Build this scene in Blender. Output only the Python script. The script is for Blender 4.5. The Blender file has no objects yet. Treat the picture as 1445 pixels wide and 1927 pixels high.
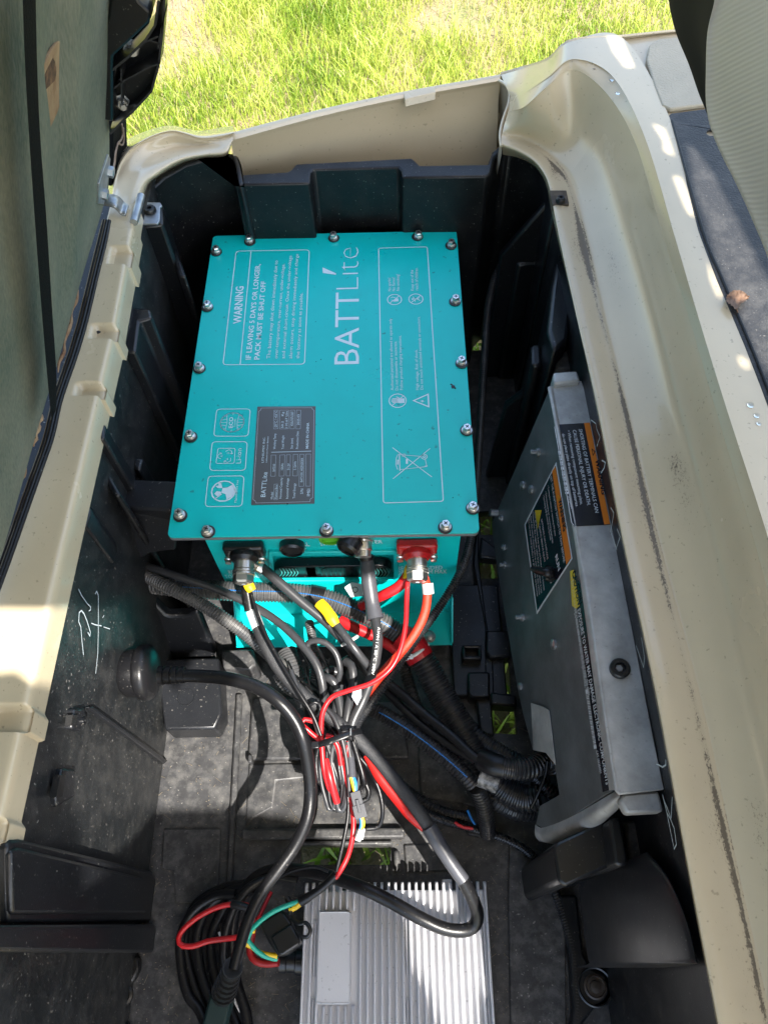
import bpy, bmesh, math, random
import numpy as np
from mathutils import Vector, Matrix
from mathutils.geometry import tessellate_polygon
random.seed(7); rng = np.random.default_rng(7)
S = bpy.context.scene
COL = S.collection
R_ = math.radians

# ------------------------------------------------------------------ camera
CR = np.array([[0.9997374729, -0.0054452190, -0.0222561192],
               [0.0157869886, 0.8676894266, 0.4968559449],
               [0.0166059099, -0.4970768639, 0.8675475982]])
CC = np.array([0.2507060093, -0.8727693612, 0.7375072858])
cam_d = bpy.data.cameras.new('camera'); cam = bpy.data.objects.new('camera', cam_d); COL.objects.link(cam)
Rt = CR.T
u_, s_, v_ = np.linalg.svd(Rt); Rt = u_ @ v_
cam.matrix_world = Matrix([[*Rt[0], CC[0]], [*Rt[1], CC[1]], [*Rt[2], CC[2]], [0, 0, 0, 1]])
cam_d.sensor_fit = 'HORIZONTAL'; cam_d.sensor_width = 36; cam_d.lens = 36 * 1450 / 1445
cam_d.clip_start = 0.01; cam_d.clip_end = 500
S.camera = cam
# ------------------------------------------------------------------ light
SUN = np.array([0.36, -0.44, 0.825]); SUN /= np.linalg.norm(SUN)
W = bpy.data.worlds.new('World'); S.world = W; W.use_nodes = True
nt = W.node_tree; nt.nodes.clear()
sky = nt.nodes.new('ShaderNodeTexSky'); sky.sky_type = 'NISHITA'; sky.sun_disc = False
sky.sun_elevation = math.asin(SUN[2]); sky.sun_rotation = math.atan2(SUN[0], SUN[1])
sky.air_density = 1.3; sky.dust_density = 2.5; sky.ozone_density = 1.0
bg = nt.nodes.new('ShaderNodeBackground'); bg.inputs['Strength'].default_value = 0.15
wo = nt.nodes.new('ShaderNodeOutputWorld')
nt.links.new(sky.outputs[0], bg.inputs[0]); nt.links.new(bg.outputs[0], wo.inputs[0])
sd = bpy.data.lights.new('sun', 'SUN'); sd.energy = 4.2; sd.angle = R_(0.42); sd.color = (1, .95, .88)
sun = bpy.data.objects.new('sun', sd); COL.objects.link(sun)
sun.rotation_euler = Vector(SUN).to_track_quat('Z', 'Y').to_euler()
sun.location = (1, -2, 4)
S.view_settings.view_transform = 'Standard'; S.view_settings.look = 'None'
S.view_settings.exposure = 1.74; S.view_settings.gamma = 1.0
S.view_settings.use_curve_mapping = False

# ------------------------------------------------------------------ geometry helpers
V3 = lambda p: np.array(p, float)
def ray(x, y): return Rt @ np.array([(x - 722.5) / 1450, -(y - 963.5) / 1450, -1])
def at(x, y, z=0.): d = ray(x, y); return CC + d * (z - CC[2]) / d[2]
def atX(x, y, X): d = ray(x, y); return CC + d * (X - CC[0]) / d[0]
def atY(x, y, Y): d = ray(x, y); return CC + d * (Y - CC[1]) / d[1]
def atP(x, y, P, n): d = ray(x, y); return CC + d * ((P - CC) @ n) / (d @ n)
def unit(v): return v / np.linalg.norm(v)

def tag(o, label=None, cat=None, group=None, kind=None):
    if label: o['label'] = label
    if cat: o['category'] = cat
    if group: o['group'] = group
    if kind: o['kind'] = kind
    return o
def link(name, me, m=None, parent=None, smooth=None, bev=0, seg=2):
    o = bpy.data.objects.new(name, me); COL.objects.link(o)
    if m is not None and not me.materials: me.materials.append(m)
    if parent is not None: o.parent = parent
    if smooth is not None: shade(me, smooth)
    if bev:
        b = o.modifiers.new('bevel', 'BEVEL'); b.width = bev; b.segments = seg; b.limit_method = 'ANGLE'
        b.angle_limit = R_(35); b.harden_normals = False
        shade(me, 40)
    return o
def shade(me, ang):
    me.polygons.foreach_set('use_smooth', [True] * len(me.polygons))
    bm = bmesh.new(); bm.from_mesh(me)
    a = R_(ang)
    for e in bm.edges:
        if len(e.link_faces) == 2 and e.calc_face_angle(0) > a: e.smooth = False
    bm.to_mesh(me); bm.free()
def mk(name, vs, fs, m, parent=None, smooth=None, bev=0, seg=2):
    me = bpy.data.meshes.new(name); me.from_pydata([tuple(map(float, v)) for v in vs], [], fs); me.update()
    return link(name, me, m, parent, smooth, bev, seg)
def thing(name, label, cat, loc=(0, 0, 0), group=None):
    o = bpy.data.objects.new(name, None); COL.objects.link(o); o.location = loc
    o.empty_display_size = .02
    return tag(o, label, cat, group)
def fixp(o):     # keep world placement when the thing's empty is not at the origin
    o.matrix_parent_inverse = Matrix.Translation(-o.parent.location)
    return o
def merge(parts):
    V = []; F = []
    for v, f in parts:
        b = len(V); V.extend(list(v)); F.extend([tuple(i + b for i in q) for q in f])
    return V, F
def g_extr(loops, vec, vec0=(0, 0, 0)):
    """polygon (with optional holes) extruded: from pts+vec0 to pts+vec"""
    if not isinstance(loops[0][0], (list, tuple, np.ndarray)): loops = [loops]
    vec = V3(vec); vec0 = V3(vec0)
    V = []; F = []
    allp = [V3(p) for l in loops for p in l]; n = len(allp)
    V = [p + vec0 for p in allp] + [p + vec for p in allp]
    if len(loops) == 1:
        F.append(tuple(range(n))[::-1]); F.append(tuple(range(n, 2 * n)))
    else:
        t = tessellate_polygon([[Vector(p) for p in l] for l in loops])
        for a, b, c in t: F.append((a, b, c)); F.append((c + n, b + n, a + n))
    k = 0
    for l in loops:
        m = len(l)
        for i in range(m):
            a = k + i; b = k + (i + 1) % m; F.append((a, b, b + n, a + n))
        k += m
    return V, F
def fixn(me):
    bm = bmesh.new(); bm.from_mesh(me); bmesh.ops.recalc_face_normals(bm, faces=bm.faces); bm.to_mesh(me); bm.free()
def extr(name, loops, vec, m, parent=None, bev=0, vec0=(0, 0, 0), seg=2):
    V, F = g_extr(loops, vec, vec0)
    o = mk(name, V, F, m, parent); fixn(o.data)
    if bev:
        b = o.modifiers.new('bevel', 'BEVEL'); b.width = bev; b.segments = seg; b.limit_method = 'ANGLE'; b.angle_limit = R_(35)
        shade(o.data, 40)
    return o
def prismpx(name, px, z1, z0, m, parent=None, bev=.003, holes=()):
    """block whose TOP outline is seen at these picture points, top at z1, bottom at z0"""
    L = [[at(x, y, z1) for x, y in px]] + [[at(x, y, z1) for x, y in h] for h in holes]
    if len(L) == 1: L = L[0]
    return extr(name, L, (0, 0, z0 - z1), m, parent, bev)
def g_box(c, s, M=None):
    x, y, z = [q / 2 for q in s]; c = V3(c)
    V = [V3((a * x, b * y, d * z)) for a in (-1, 1) for b in (-1, 1) for d in (-1, 1)]
    if M is not None: V = [M @ v for v in V]
    V = [v + c for v in V]
    return V, [(0, 1, 3, 2), (4, 6, 7, 5), (0, 4, 5, 1), (2, 3, 7, 6), (0, 2, 6, 4), (1, 5, 7, 3)]
def basis(n, up=(0, 0, 1)):
    n = unit(V3(n)); up = V3(up)
    if abs(n @ unit(up)) > .98: up = V3((0, 1, 0))
    x = unit(np.cross(up, n)); y = np.cross(n, x)
    return np.stack([x, y, n], 1)
def g_lathe(c, axis, prof, n=20, sides=None, up=(0, 0, 1)):
    """prof: list of (r, h) along axis"""
    B = basis(axis, up); c = V3(c); V = []; F = []
    for r, h in prof:
        for i in range(n):
            a = 2 * math.pi * i / n
            V.append(c + B @ V3((r * math.cos(a), r * math.sin(a), h)))
    for k in range(len(prof) - 1):
        for i in range(n):
            j = (i + 1) % n
            F.append((k * n + i, k * n + j, (k + 1) * n + j, (k + 1) * n + i))
    F.append(tuple(range(n))[::-1]); F.append(tuple((len(prof) - 1) * n + i for i in range(n)))
    return V, F
def lathe(name, c, axis, prof, m, parent=None, n=20, up=(0, 0, 1), ang=35):
    V, F = g_lathe(c, axis, prof, n, up=up); return mk(name, V, F, m, parent, ang)
def catmull(P, n):
    P = np.array(P, float); m = len(P)
    Q = np.concatenate([(2 * P[0] - P[1])[None], P, (2 * P[-1] - P[-2])[None]])
    t = np.linspace(0, m - 1, n); i = np.minimum(t.astype(int), m - 2); f = (t - i)[:, None]
    if P.ndim == 3: f = f[:, :, None]
    a, b, c, d = Q[i], Q[i + 1], Q[i + 2], Q[i + 3]
    return .5 * (2 * b + (c - a) * f + (2 * a - 5 * b + 4 * c - d) * f ** 2 + (3 * b - 3 * c + d - a) * f ** 3)
def g_surf(T, nu, nv, linear=False):
    """T[station][profile] of 3D points -> smooth grid"""
    T = np.array(T, float)
    A = catmull(T, nv)                       # along stations
    if linear:
        t = np.linspace(0, T.shape[1] - 1, nu); i = np.minimum(t.astype(int), T.shape[1] - 2); f = (t - i)[None, :, None]
        G = A[:, i] * (1 - f) + A[:, i + 1] * f
    else:
        G = np.swapaxes(catmull(np.swapaxes(A, 0, 1), nu), 0, 1)
    nv, nu = G.shape[:2]; V = G.reshape(-1, 3)
    F = [(r * nu + c, r * nu + c + 1, (r + 1) * nu + c + 1, (r + 1) * nu + c) for r in range(nv - 1) for c in range(nu - 1)]
    return V, F
def resample(P, step):
    P = np.array(P, float)
    D = catmull(P, max(40, len(P) * 14))
    s = np.concatenate([[0], np.cumsum(np.linalg.norm(np.diff(D, axis=0), axis=1))])
    n = max(3, int(s[-1] / step) + 1); t = np.linspace(0, s[-1], n)
    return np.stack([np.interp(t, s, D[:, k]) for k in range(3)], 1), t
def frames(C):
    T = np.gradient(C, axis=0); T /= np.linalg.norm(T, axis=1)[:, None] + 1e-12
    N = np.zeros_like(C); a = V3((0, 0, 1)); a = a - (a @ T[0]) * T[0]
    if np.linalg.norm(a) < .1: a = V3((1, 0, 0)) - T[0][0] * T[0]
    N[0] = unit(a)
    for i in range(1, len(C)):
        v = N[i - 1] - (N[i - 1] @ T[i]) * T[i]; N[i] = unit(v)
    return T, N, np.cross(T, N)
def g_tube(P, r, n=10, step=.005, corr=0, pitch=.0035, depth=.0012, flat=1.0):
    """P: 3D points; r radius or list per point; corr: corrugated conduit rings"""
    if corr: step = pitch / 4
    C, t = resample(P, step); T, N, B = frames(C); m = len(C)
    if isinstance(r, (list, tuple)): rr = np.interp(np.linspace(0, 1, m), np.linspace(0, 1, len(r)), r)
    else: rr = np.full(m, r)
    if corr:
        ph = np.array([0, 0, 1, 1])[np.arange(m) % 4]; rr = rr - depth * ph
    a = np.linspace(0, 2 * math.pi, n, endpoint=False)
    V = (C[:, None] + rr[:, None, None] * (np.cos(a)[None, :, None] * N[:, None] * flat + np.sin(a)[None, :, None] * B[:, None])).reshape(-1, 3)
    F = [(k * n + i, k * n + (i + 1) % n, (k + 1) * n + (i + 1) % n, (k + 1) * n + i) for k in range(m - 1) for i in range(n)]
    F.append(tuple(range(n))[::-1]); F.append(tuple((m - 1) * n + i for i in range(n)))
    return V, F
def px3(P): return [at(*p) for p in P]
def tube(name, P, r, m, parent=None, px=True, **k):
    ang = 25 if k.get('corr') else 60
    V, F = g_tube(px3(P) if px else P, r, **k)
    return mk(name, V, F, m, parent, ang)
def sub(P, a, b):      # stretch of a cable path between fractions a and b
    C, t = resample(px3(P), .002); n = len(C); return C[int(a * n):max(int(a * n) + 3, int(b * n))]

# ------------------------------------------------------------------ materials
MATS = {}
def mat(name, col, rough=.5, metal=0., var=.0, vscale=30., bump=0., bscale=200., spec=.5, col2=None, dust=0., dustcol=(.32, .3, .27),
        dscale=60., coat=0., speck=0., sscale=400., wave=0., rvar=0.):
    if name in MATS: return MATS[name]
    m = bpy.data.materials.new(name); m.use_nodes = True; n = m.node_tree.nodes; L = m.node_tree.links
    b = n['Principled BSDF']; b.inputs['Roughness'].default_value = rough; b.inputs['Metallic'].default_value = metal
    b.inputs['Specular IOR Level'].default_value = spec; b.inputs['Coat Weight'].default_value = coat
    tc = n.new('ShaderNodeTexCoord')
    def noise(sc, det=4, ro=.6, off=0):
        x = n.new('ShaderNodeTexNoise'); x.inputs['Scale'].default_value = sc; x.inputs['Detail'].default_value = det
        x.inputs['Roughness'].default_value = ro
        mp = n.new('ShaderNodeMapping'); mp.inputs['Location'].default_value = (off, off * .7, 0)
        L.new(tc.outputs['Object'], mp.inputs[0]); L.new(mp.outputs[0], x.inputs['Vector']); return x.outputs['Fac']
    def ramp(src, a, c):
        r = n.new('ShaderNodeMapRange'); r.inputs[1].default_value = a; r.inputs[2].default_value = c; L.new(src, r.inputs[0]); return r.outputs[0]
    def mix(fac, A, B_):
        x = n.new('ShaderNodeMix'); x.data_type = 'RGBA'
        for s, v in ((6, A), (7, B_)):
            if isinstance(v, tuple): x.inputs[s].default_value = (*v, 1)
            else: L.new(v, x.inputs[s])
        if isinstance(fac, float): x.inputs[0].default_value = fac
        else: L.new(fac, x.inputs[0])
        return x.outputs[2]
    def mul(a, k):
        x = n.new('ShaderNodeMath'); x.operation = 'MULTIPLY'; L.new(a, x.inputs[0])
        if isinstance(k, float): x.inputs[1].default_value = k
        else: L.new(k, x.inputs[1])
        return x.outputs[0]
    c = col
    if var or col2:
        c2 = col2 or tuple(q * (1 - var) for q in col)
        c = mix(ramp(noise(vscale), .35, .65), col, c2)
    if dust:
        d = mul(ramp(noise(dscale, 6, .7, 3.), .45, .75), dust)
        c = mix(d, c, dustcol)
    if speck:
        s = mul(ramp(noise(sscale, 2, .5, 9.), .68, .74), speck)
        c = mix(s, c, dustcol)
    if isinstance(c, tuple): b.inputs['Base Color'].default_value = (*c, 1)
    else: L.new(c, b.inputs['Base Color'])
    if rvar:
        r = n.new('ShaderNodeMapRange'); r.inputs[3].default_value = rough - rvar; r.inputs[4].default_value = rough + rvar
        r.inputs[1].default_value = .3; r.inputs[2].default_value = .7
        L.new(noise(dscale * .5, 5, .6, 5.), r.inputs[0]); L.new(r.outputs[0], b.inputs['Roughness'])
    if bump:
        bp = n.new('ShaderNodeBump'); bp.inputs['Strength'].default_value = 1; bp.inputs['Distance'].default_value = bump
        if wave:
            w = n.new('ShaderNodeTexWave'); w.inputs['Scale'].default_value = wave; w.bands_direction = 'DIAGONAL'
            w.inputs['Distortion'].default_value = .5
            L.new(tc.outputs['Object'], w.inputs['Vector']); L.new(w.outputs['Fac'], bp.inputs['Height'])
        else: L.new(noise(bscale, 3, .5, 1.), bp.inputs['Height'])
        L.new(bp.outputs[0], b.inputs['Normal'])
    m['mix'] = 1
    MATS[name] = m; return m
BLK = mat('black_tub_plastic', (.006, .0066, .008), .36, var=.3, vscale=9, bump=.0002, bscale=900, dust=.045, dscale=25, speck=.55, sscale=330, rvar=.1, spec=.4)
FLR = mat('dusty_floor_plastic', (.050, .050, .052), .40, var=.35, vscale=60, bump=.0003, bscale=900, dust=.34, dscale=70, dustcol=(.26, .25, .23), speck=.8, sscale=300, rvar=.06, spec=.3)
BLKR = mat('worn_black_plastic', (.013, .014, .0165), .33, var=.2, vscale=20, bump=.00015, bscale=800, speck=.5, sscale=330, spec=.5)
BLK2 = mat('smooth_black_plastic', (.008, .0088, .0105), .32, var=.2, vscale=20, bump=.0001, bscale=600, speck=.3, sscale=300)
RUB = mat('black_rubber', (.008, .008, .009), .34, spec=.35, speck=.25, sscale=400, bump=.0001, bscale=500)
CND = mat('black_conduit', (.016, .017, .02), .28, dust=.12, dscale=60)
CNDG = mat('grey_dusty_conduit', (.06, .061, .063), .32, dust=.3, dscale=50)
GREYC = mat('grey_cable_jacket', (.034, .035, .038), .36, speck=.15)
SHRINK = mat('grey_shrink_tube', (.06, .062, .072), .42, bump=.0002, bscale=300)
RED = mat('red_wire', (.55, .012, .016), .35)
REDD = mat('red_braided_cable', (.62, .035, .012), .45, bump=.0004, bscale=1500)
REDT = mat('red_tape', (.42, .01, .015), .3, bump=.0006, bscale=120)
YEL = mat('yellow_terminal', (.75, .5, .01), .4, bump=.0001, bscale=300)
GRN = mat('green_wire', (.01, .38, .27), .4)
BLU = mat('blue_wire', (.02, .2, .6), .4)
WHT = mat('white_nylon', (.72, .72, .7), .45)
TEAL = mat('teal_powder_coat', (.0, .565, .55), .36, var=.07, vscale=7, bump=.00006, bscale=1200, speck=.5, sscale=120, dustcol=(.03, .05, .05), rvar=.09, dust=.05, dscale=14)
TEALB = mat('teal_powder_coat_body', (.0, .54, .54), .38, var=.06, vscale=8, bump=.00008, bscale=1000)
EDGE = mat('bare_cut_metal', (.22, .23, .24), .5, metal=.4, bump=.0003, bscale=900)
PRT = mat('white_print', (.62, .78, .84), .5)
PLG = mat('grey_name_plate', (.12, .118, .115), .36, metal=.3)
CHR = mat('zinc_bolt', (.80, .79, .76), .32, metal=1., bump=.00008, bscale=800)
DKM = mat('dark_recess', (.012, .012, .012), .5)
GALV = mat('galvanised_steel', (.45, .47, .48), .4, metal=.85, var=.35, vscale=60, dust=.15, dscale=90)
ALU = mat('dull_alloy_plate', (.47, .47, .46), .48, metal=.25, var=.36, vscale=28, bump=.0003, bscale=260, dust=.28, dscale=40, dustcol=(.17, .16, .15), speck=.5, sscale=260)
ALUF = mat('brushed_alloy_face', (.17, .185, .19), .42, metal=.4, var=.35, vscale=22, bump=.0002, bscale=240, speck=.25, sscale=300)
HS = mat('silver_heat_sink', (.62, .62, .64), .42, metal=.2, var=.06, vscale=14, bump=.0001, bscale=700, speck=.4, sscale=260, dustcol=(.1, .1, .1))
BEIGE = mat('beige_body_plastic', (.60, .50, .335), .23, var=.09, vscale=7, bump=.00006, bscale=300, speck=.35, sscale=230, dustcol=(.09, .07, .05), coat=.4, rvar=.06, dscale=16)
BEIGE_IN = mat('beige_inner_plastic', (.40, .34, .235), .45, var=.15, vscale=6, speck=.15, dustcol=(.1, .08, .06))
ORG = mat('orange_label', (.62, .17, .01), .4)
LBK = mat('black_label', (.010, .011, .016), .25)
LYE = mat('yellow_label', (.65, .5, .02), .35)
LWH = mat('white_label', (.6, .63, .66), .4)
WOOD = mat('bare_plywood', (.36, .25, .14), .75, col2=(.16, .07, .03), vscale=22, bump=.0008, bscale=300)
STRAP = mat('black_webbing', (.005, .006, .007), .9, spec=.08, bump=.0008, bscale=700)
FABRIC = mat('grey_beige_vinyl', (.46, .41, .33), .5, var=.05, vscale=10, bump=.00012, wave=130.)
PEB = mat('pebbled_black_mat', (.030, .030, .031), .45, spec=.35, bump=.0008, bscale=420, dust=.15, dscale=40, speck=.3)
LEAFM = mat('dry_leaf', (.20, .115, .07), .7, var=.4, vscale=90, bump=.001, bscale=200)
STEELP = mat('shade_panel_plastic', (.45, .44, .42), .5)

def felt_mat():
    m = bpy.data.materials.new('green_grey_board_cloth'); m.use_nodes = True; n = m.node_tree.nodes; L = m.node_tree.links
    b = n['Principled BSDF']; b.inputs['Roughness'].default_value = .8
    tc = n.new('ShaderNodeTexCoord'); mp = n.new('ShaderNodeMapping'); mp.inputs['Scale'].default_value = (1, 1, .18)
    L.new(tc.outputs['Object'], mp.inputs[0])
    a = n.new('ShaderNodeTexNoise'); a.inputs['Scale'].default_value = 420; a.inputs['Detail'].default_value = 6; L.new(mp.outputs[0], a.inputs['Vector'])
    c = n.new('ShaderNodeTexNoise'); c.inputs['Scale'].default_value = 9; c.inputs['Detail'].default_value = 3; L.new(tc.outputs['Object'], c.inputs['Vector'])
    r = n.new('ShaderNodeValToRGB'); r.color_ramp.elements[0].position = .3; r.color_ramp.elements[1].position = .72
    r.color_ramp.elements[0].color = (.060, .088, .066, 1); r.color_ramp.elements[1].color = (.225, .225, .165, 1)
    mx = n.new('ShaderNodeMath'); mx.operation = 'MULTIPLY_ADD'; mx.inputs[1].default_value = .55; L.new(c.outputs['Fac'], mx.inputs[0])
    mq = n.new('ShaderNodeMath'); mq.operation = 'MULTIPLY'; mq.inputs[1].default_value = .45; L.new(a.outputs['Fac'], mq.inputs[0])
    L.new(mq.outputs[0], mx.inputs[2]); L.new(mx.outputs[0], r.inputs[0]); L.new(r.outputs[0], b.inputs['Base Color'])
    bp = n.new('ShaderNodeBump'); bp.inputs['Distance'].default_value = .0008; L.new(a.outputs['Fac'], bp.inputs['Height']); L.new(bp.outputs[0], b.inputs['Normal'])
    return m
FELT = felt_mat()

def dirt_mat():      # beige plastic whose dirt follows the vertex attribute 'dirt'
    m = BEIGE.copy(); m.name = 'beige_body_plastic_with_dirt'; n = m.node_tree.nodes; L = m.node_tree.links
    b = n['Principled BSDF']; src = b.inputs['Base Color'].links[0].from_socket
    at_ = n.new('ShaderNodeAttribute'); at_.attribute_name = 'dirt'
    tc = n.new('ShaderNodeTexCoord')
    mp = n.new('ShaderNodeMapping'); mp.inputs['Scale'].default_value = (1, .55, 1); L.new(tc.outputs['Object'], mp.inputs[0])
    a = n.new('ShaderNodeTexNoise'); a.inputs['Scale'].default_value = 620; a.inputs['Detail'].default_value = 5; a.inputs['Roughness'].default_value = .8; L.new(mp.outputs[0], a.inputs['Vector'])
    c = n.new('ShaderNodeTexNoise'); c.inputs['Scale'].default_value = 26; c.inputs['Detail'].default_value = 4; L.new(mp.outputs[0], c.inputs['Vector'])
    s = n.new('ShaderNodeMath'); s.operation = 'MULTIPLY_ADD'; s.inputs[1].default_value = .5; L.new(c.outputs['Fac'], s.inputs[0]); L.new(a.outputs['Fac'], s.inputs[2])
    t = n.new('ShaderNodeMath'); t.operation = 'MULTIPLY_ADD'; t.inputs[1].default_value = .46; L.new(at_.outputs['Fac'], t.inputs[0]); L.new(s.outputs[0], t.inputs[2])
    r = n.new('ShaderNodeMapRange'); r.inputs[1].default_value = 1.13; r.inputs[2].default_value = 1.22; L.new(t.outputs[0], r.inputs[0])
    q = n.new('ShaderNodeMath'); q.operation = 'MULTIPLY'; q.inputs[1].default_value = .85; L.new(r.outputs[0], q.inputs[0])
    x = n.new('ShaderNodeMix'); x.data_type = 'RGBA'; L.new(q.outputs[0], x.inputs[0]); L.new(src, x.inputs[6]); x.inputs[7].default_value = (.085, .068, .052, 1)
    st = n.new('ShaderNodeMath'); st.operation = 'MULTIPLY'; L.new(at_.outputs['Fac'], st.inputs[0]); L.new(c.outputs['Fac'], st.inputs[1])
    st2 = n.new('ShaderNodeMath'); st2.operation = 'MULTIPLY'; st2.inputs[1].default_value = .55; L.new(st.outputs[0], st2.inputs[0])
    y = n.new('ShaderNodeMix'); y.data_type = 'RGBA'; L.new(st2.outputs[0], y.inputs[0]); L.new(src, y.inputs[6]); y.inputs[7].default_value = (.24, .19, .13, 1); L.new(y.outputs[2], x.inputs[6])
    L.new(x.outputs[2], b.inputs['Base Color'])
    return m
BEIGED = dirt_mat()

# ------------------------------------------------------------------ lettering
_TW = {}
def text_geo(s, thin=0.):
    k = (s, thin)
    if k in _TW: return _TW[k]
    c = bpy.data.curves.new('t', 'FONT'); c.body = s; c.resolution_u = 2; c.offset = thin
    o = bpy.data.objects.new('t', c); COL.objects.link(o)
    dg = bpy.context.evaluated_depsgraph_get(); me = bpy.data.meshes.new_from_object(o.evaluated_get(dg))
    V = np.array([v.co[:] for v in me.vertices]); F = [tuple(p.vertices) for p in me.polygons]
    bpy.data.objects.remove(o); bpy.data.curves.remove(c); bpy.data.meshes.remove(me)
    _TW[k] = (V, F); return V, F
CAP = .729
class Print:
    """flat lettering and line work lying on one plane"""
    def __init__(s, proj, n, lift=.0003): s.p = proj; s.n = unit(V3(n)); s.P = []; s.lift = lift
    def text(s, t, p0, p1, top, thin=0.):
        A = s.p(*p0); B = s.p(*p1); T = s.p(*top); u = unit(B - A); v = np.cross(s.n, u); h = abs((T - A) @ v)
        V, F = text_geo(t, thin)
        x0, x1 = V[:, 0].min(), V[:, 0].max(); sx = np.linalg.norm(B - A) / (x1 - x0); sy = h / CAP
        s.P.append(([A + u * (q[0] - x0) * sx + v * q[1] * sy + s.n * s.lift for q in V], F))
    def line(s, pts, w, close=False, world=False, lift=None):
        Q = [V3(p) if world else s.p(*p) for p in pts]
        if close: Q = Q + [Q[0]]
        lf = s.lift if lift is None else lift
        V = []; F = []; m = len(Q)
        for i, q in enumerate(Q):
            if close and i in (0, m - 1): d0 = unit(Q[m - 1] - Q[m - 2]); d1 = unit(Q[1] - Q[0])
            else:
                d1 = unit(Q[min(i + 1, m - 1)] - Q[min(i, m - 2)]); d0 = unit(Q[max(i, 1)] - Q[max(i - 1, 0)])
            d = d0 + d1
            d = unit(d) if np.linalg.norm(d) > .2 else d1
            side = np.cross(s.n, d); k = 1 / max(.5, abs(d @ d1))
            V += [q + side * w / 2 * k + s.n * lf, q - side * w / 2 * k + s.n * lf]
        F = [(2 * i, 2 * i + 1, 2 * i + 3, 2 * i + 2) for i in range(m - 1)]
        s.P.append((V, F))
    def poly(s, pts, world=False, lift=None):
        Q = [V3(p) if world else s.p(*p) for p in pts]; lf = s.lift if lift is None else lift
        s.P.append(([q + s.n * lf for q in Q], [tuple(range(len(Q)))]))
    def circle(s, c, r, w=None, n=28, px=True):
        C = s.p(*c); B = basis(s.n); r = r
        pts = [C + B @ V3((r * math.cos(a), r * math.sin(a), 0)) for a in np.linspace(0, 2 * math.pi, n, endpoint=False)]
        if w: s.line(pts, w, True, True)
        else: s.poly(pts, True)
    def rrect(s, quad, w, r=.12):
        Q = [s.p(*q) for q in quad]; pts = []
        L = min(np.linalg.norm(Q[0] - Q[1]), np.linalg.norm(Q[1] - Q[2])) * r
        for i in range(4):
            a, b, c = Q[i - 1], Q[i], Q[(i + 1) % 4]
            A = b + unit(a - b) * L; Cc = b + unit(c - b) * L
            for t in np.linspace(0, 1, 5): pts.append((1 - t) ** 2 * A + 2 * t * (1 - t) * b + t * t * Cc)
        s.line(pts, w, True, True)
    def build(s, name, m, parent):
        V, F = merge(s.P); return mk(name, V, F, m, parent)

# ================================================================== GROUND
GZ = -.62
def ground_mat():
    m = bpy.data.materials.new('soil_with_thatch'); m.use_nodes = True; n = m.node_tree.nodes; L = m.node_tree.links
    b = n['Principled BSDF']; b.inputs['Roughness'].default_value = .9
    tc = n.new('ShaderNodeTexCoord')
    a = n.new('ShaderNodeTexNoise'); a.inputs['Scale'].default_value = 3.2; a.inputs['Detail'].default_value = 8; a.inputs['Roughness'].default_value = .75; L.new(tc.outputs['Object'], a.inputs['Vector'])
    f = n.new('ShaderNodeTexNoise'); f.inputs['Scale'].default_value = 90; f.inputs['Detail'].default_value = 4; L.new(tc.outputs['Object'], f.inputs['Vector'])
    s = n.new('ShaderNodeMath'); s.operation = 'MULTIPLY_ADD'; s.inputs[1].default_value = .5; L.new(f.outputs['Fac'], s.inputs[0]); L.new(a.outputs['Fac'], s.inputs[2])
    r = n.new('ShaderNodeValToRGB'); e = r.color_ramp.elements
    e[0].position = .55; e[0].color = (.13, .16, .045, 1); e[1].position = .95; e[1].color = (.29, .20, .135, 1)
    k = e.new(.72); k.color = (.22, .18, .09, 1)
    L.new(s.outputs[0], r.inputs[0]); L.new(r.outputs[0], b.inputs['Base Color'])
    bp = n.new('ShaderNodeBump'); bp.inputs['Distance'].default_value = .01; L.new(f.outputs['Fac'], bp.inputs['Height']); L.new(bp.outputs[0], b.inputs['Normal'])
    return m
GM = ground_mat()
N = 60; xs = np.concatenate([[-200, -60, -20], np.linspace(-6, 7, N), [20, 60, 200]]); ys = np.concatenate([[-200, -60, -20], np.linspace(-5, 8, N), [20, 60, 200]])
gv = []; 
for y in ys:
    for x in xs: gv.append((x, y, GZ + .012 * math.sin(x * 2.1 + y) * math.cos(y * 1.7 - x * .6)))
nx = len(xs)
tag(mk('ground', gv, [(r * nx + c, r * nx + c + 1, (r + 1) * nx + c + 1, (r + 1) * nx + c) for r in range(len(ys) - 1) for c in range(nx - 1)], GM, smooth=60), kind='structure')

def grass_mat(nm, cols, trans=.35):
    m = bpy.data.materials.new(nm); m.use_nodes = True; n = m.node_tree.nodes; L = m.node_tree.links
    b = n['Principled BSDF']; b.inputs['Roughness'].default_value = .45
    a = n.new('ShaderNodeAttribute'); a.attribute_name = 'tint'
    r = n.new('ShaderNodeValToRGB'); e = r.color_ramp.elements
    while len(e) < len(cols): e.new(.5)
    for i, c in enumerate(cols): e[i].position = i / (len(cols) - 1); e[i].color = (*c, 1)
    L.new(a.outputs['Fac'], r.inputs[0]); L.new(r.outputs[0], b.inputs['Base Color'])
    t = n.new('ShaderNodeBsdfTranslucent'); L.new(r.outputs[0], t.inputs[0])
    x = n.new('ShaderNodeMixShader'); x.inputs[0].default_value = trans
    L.new(b.outputs[0], x.inputs[1]); L.new(t.outputs[0], x.inputs[2]); L.new(x.outputs[0], n['Material Output'].inputs[0])
    return m
GRS = grass_mat('grass_blades', [(.12, .22, .015), (.28, .38, .04), (.42, .49, .075), (.50, .53, .12), (.55, .48, .20), (.55, .42, .28)])
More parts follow.
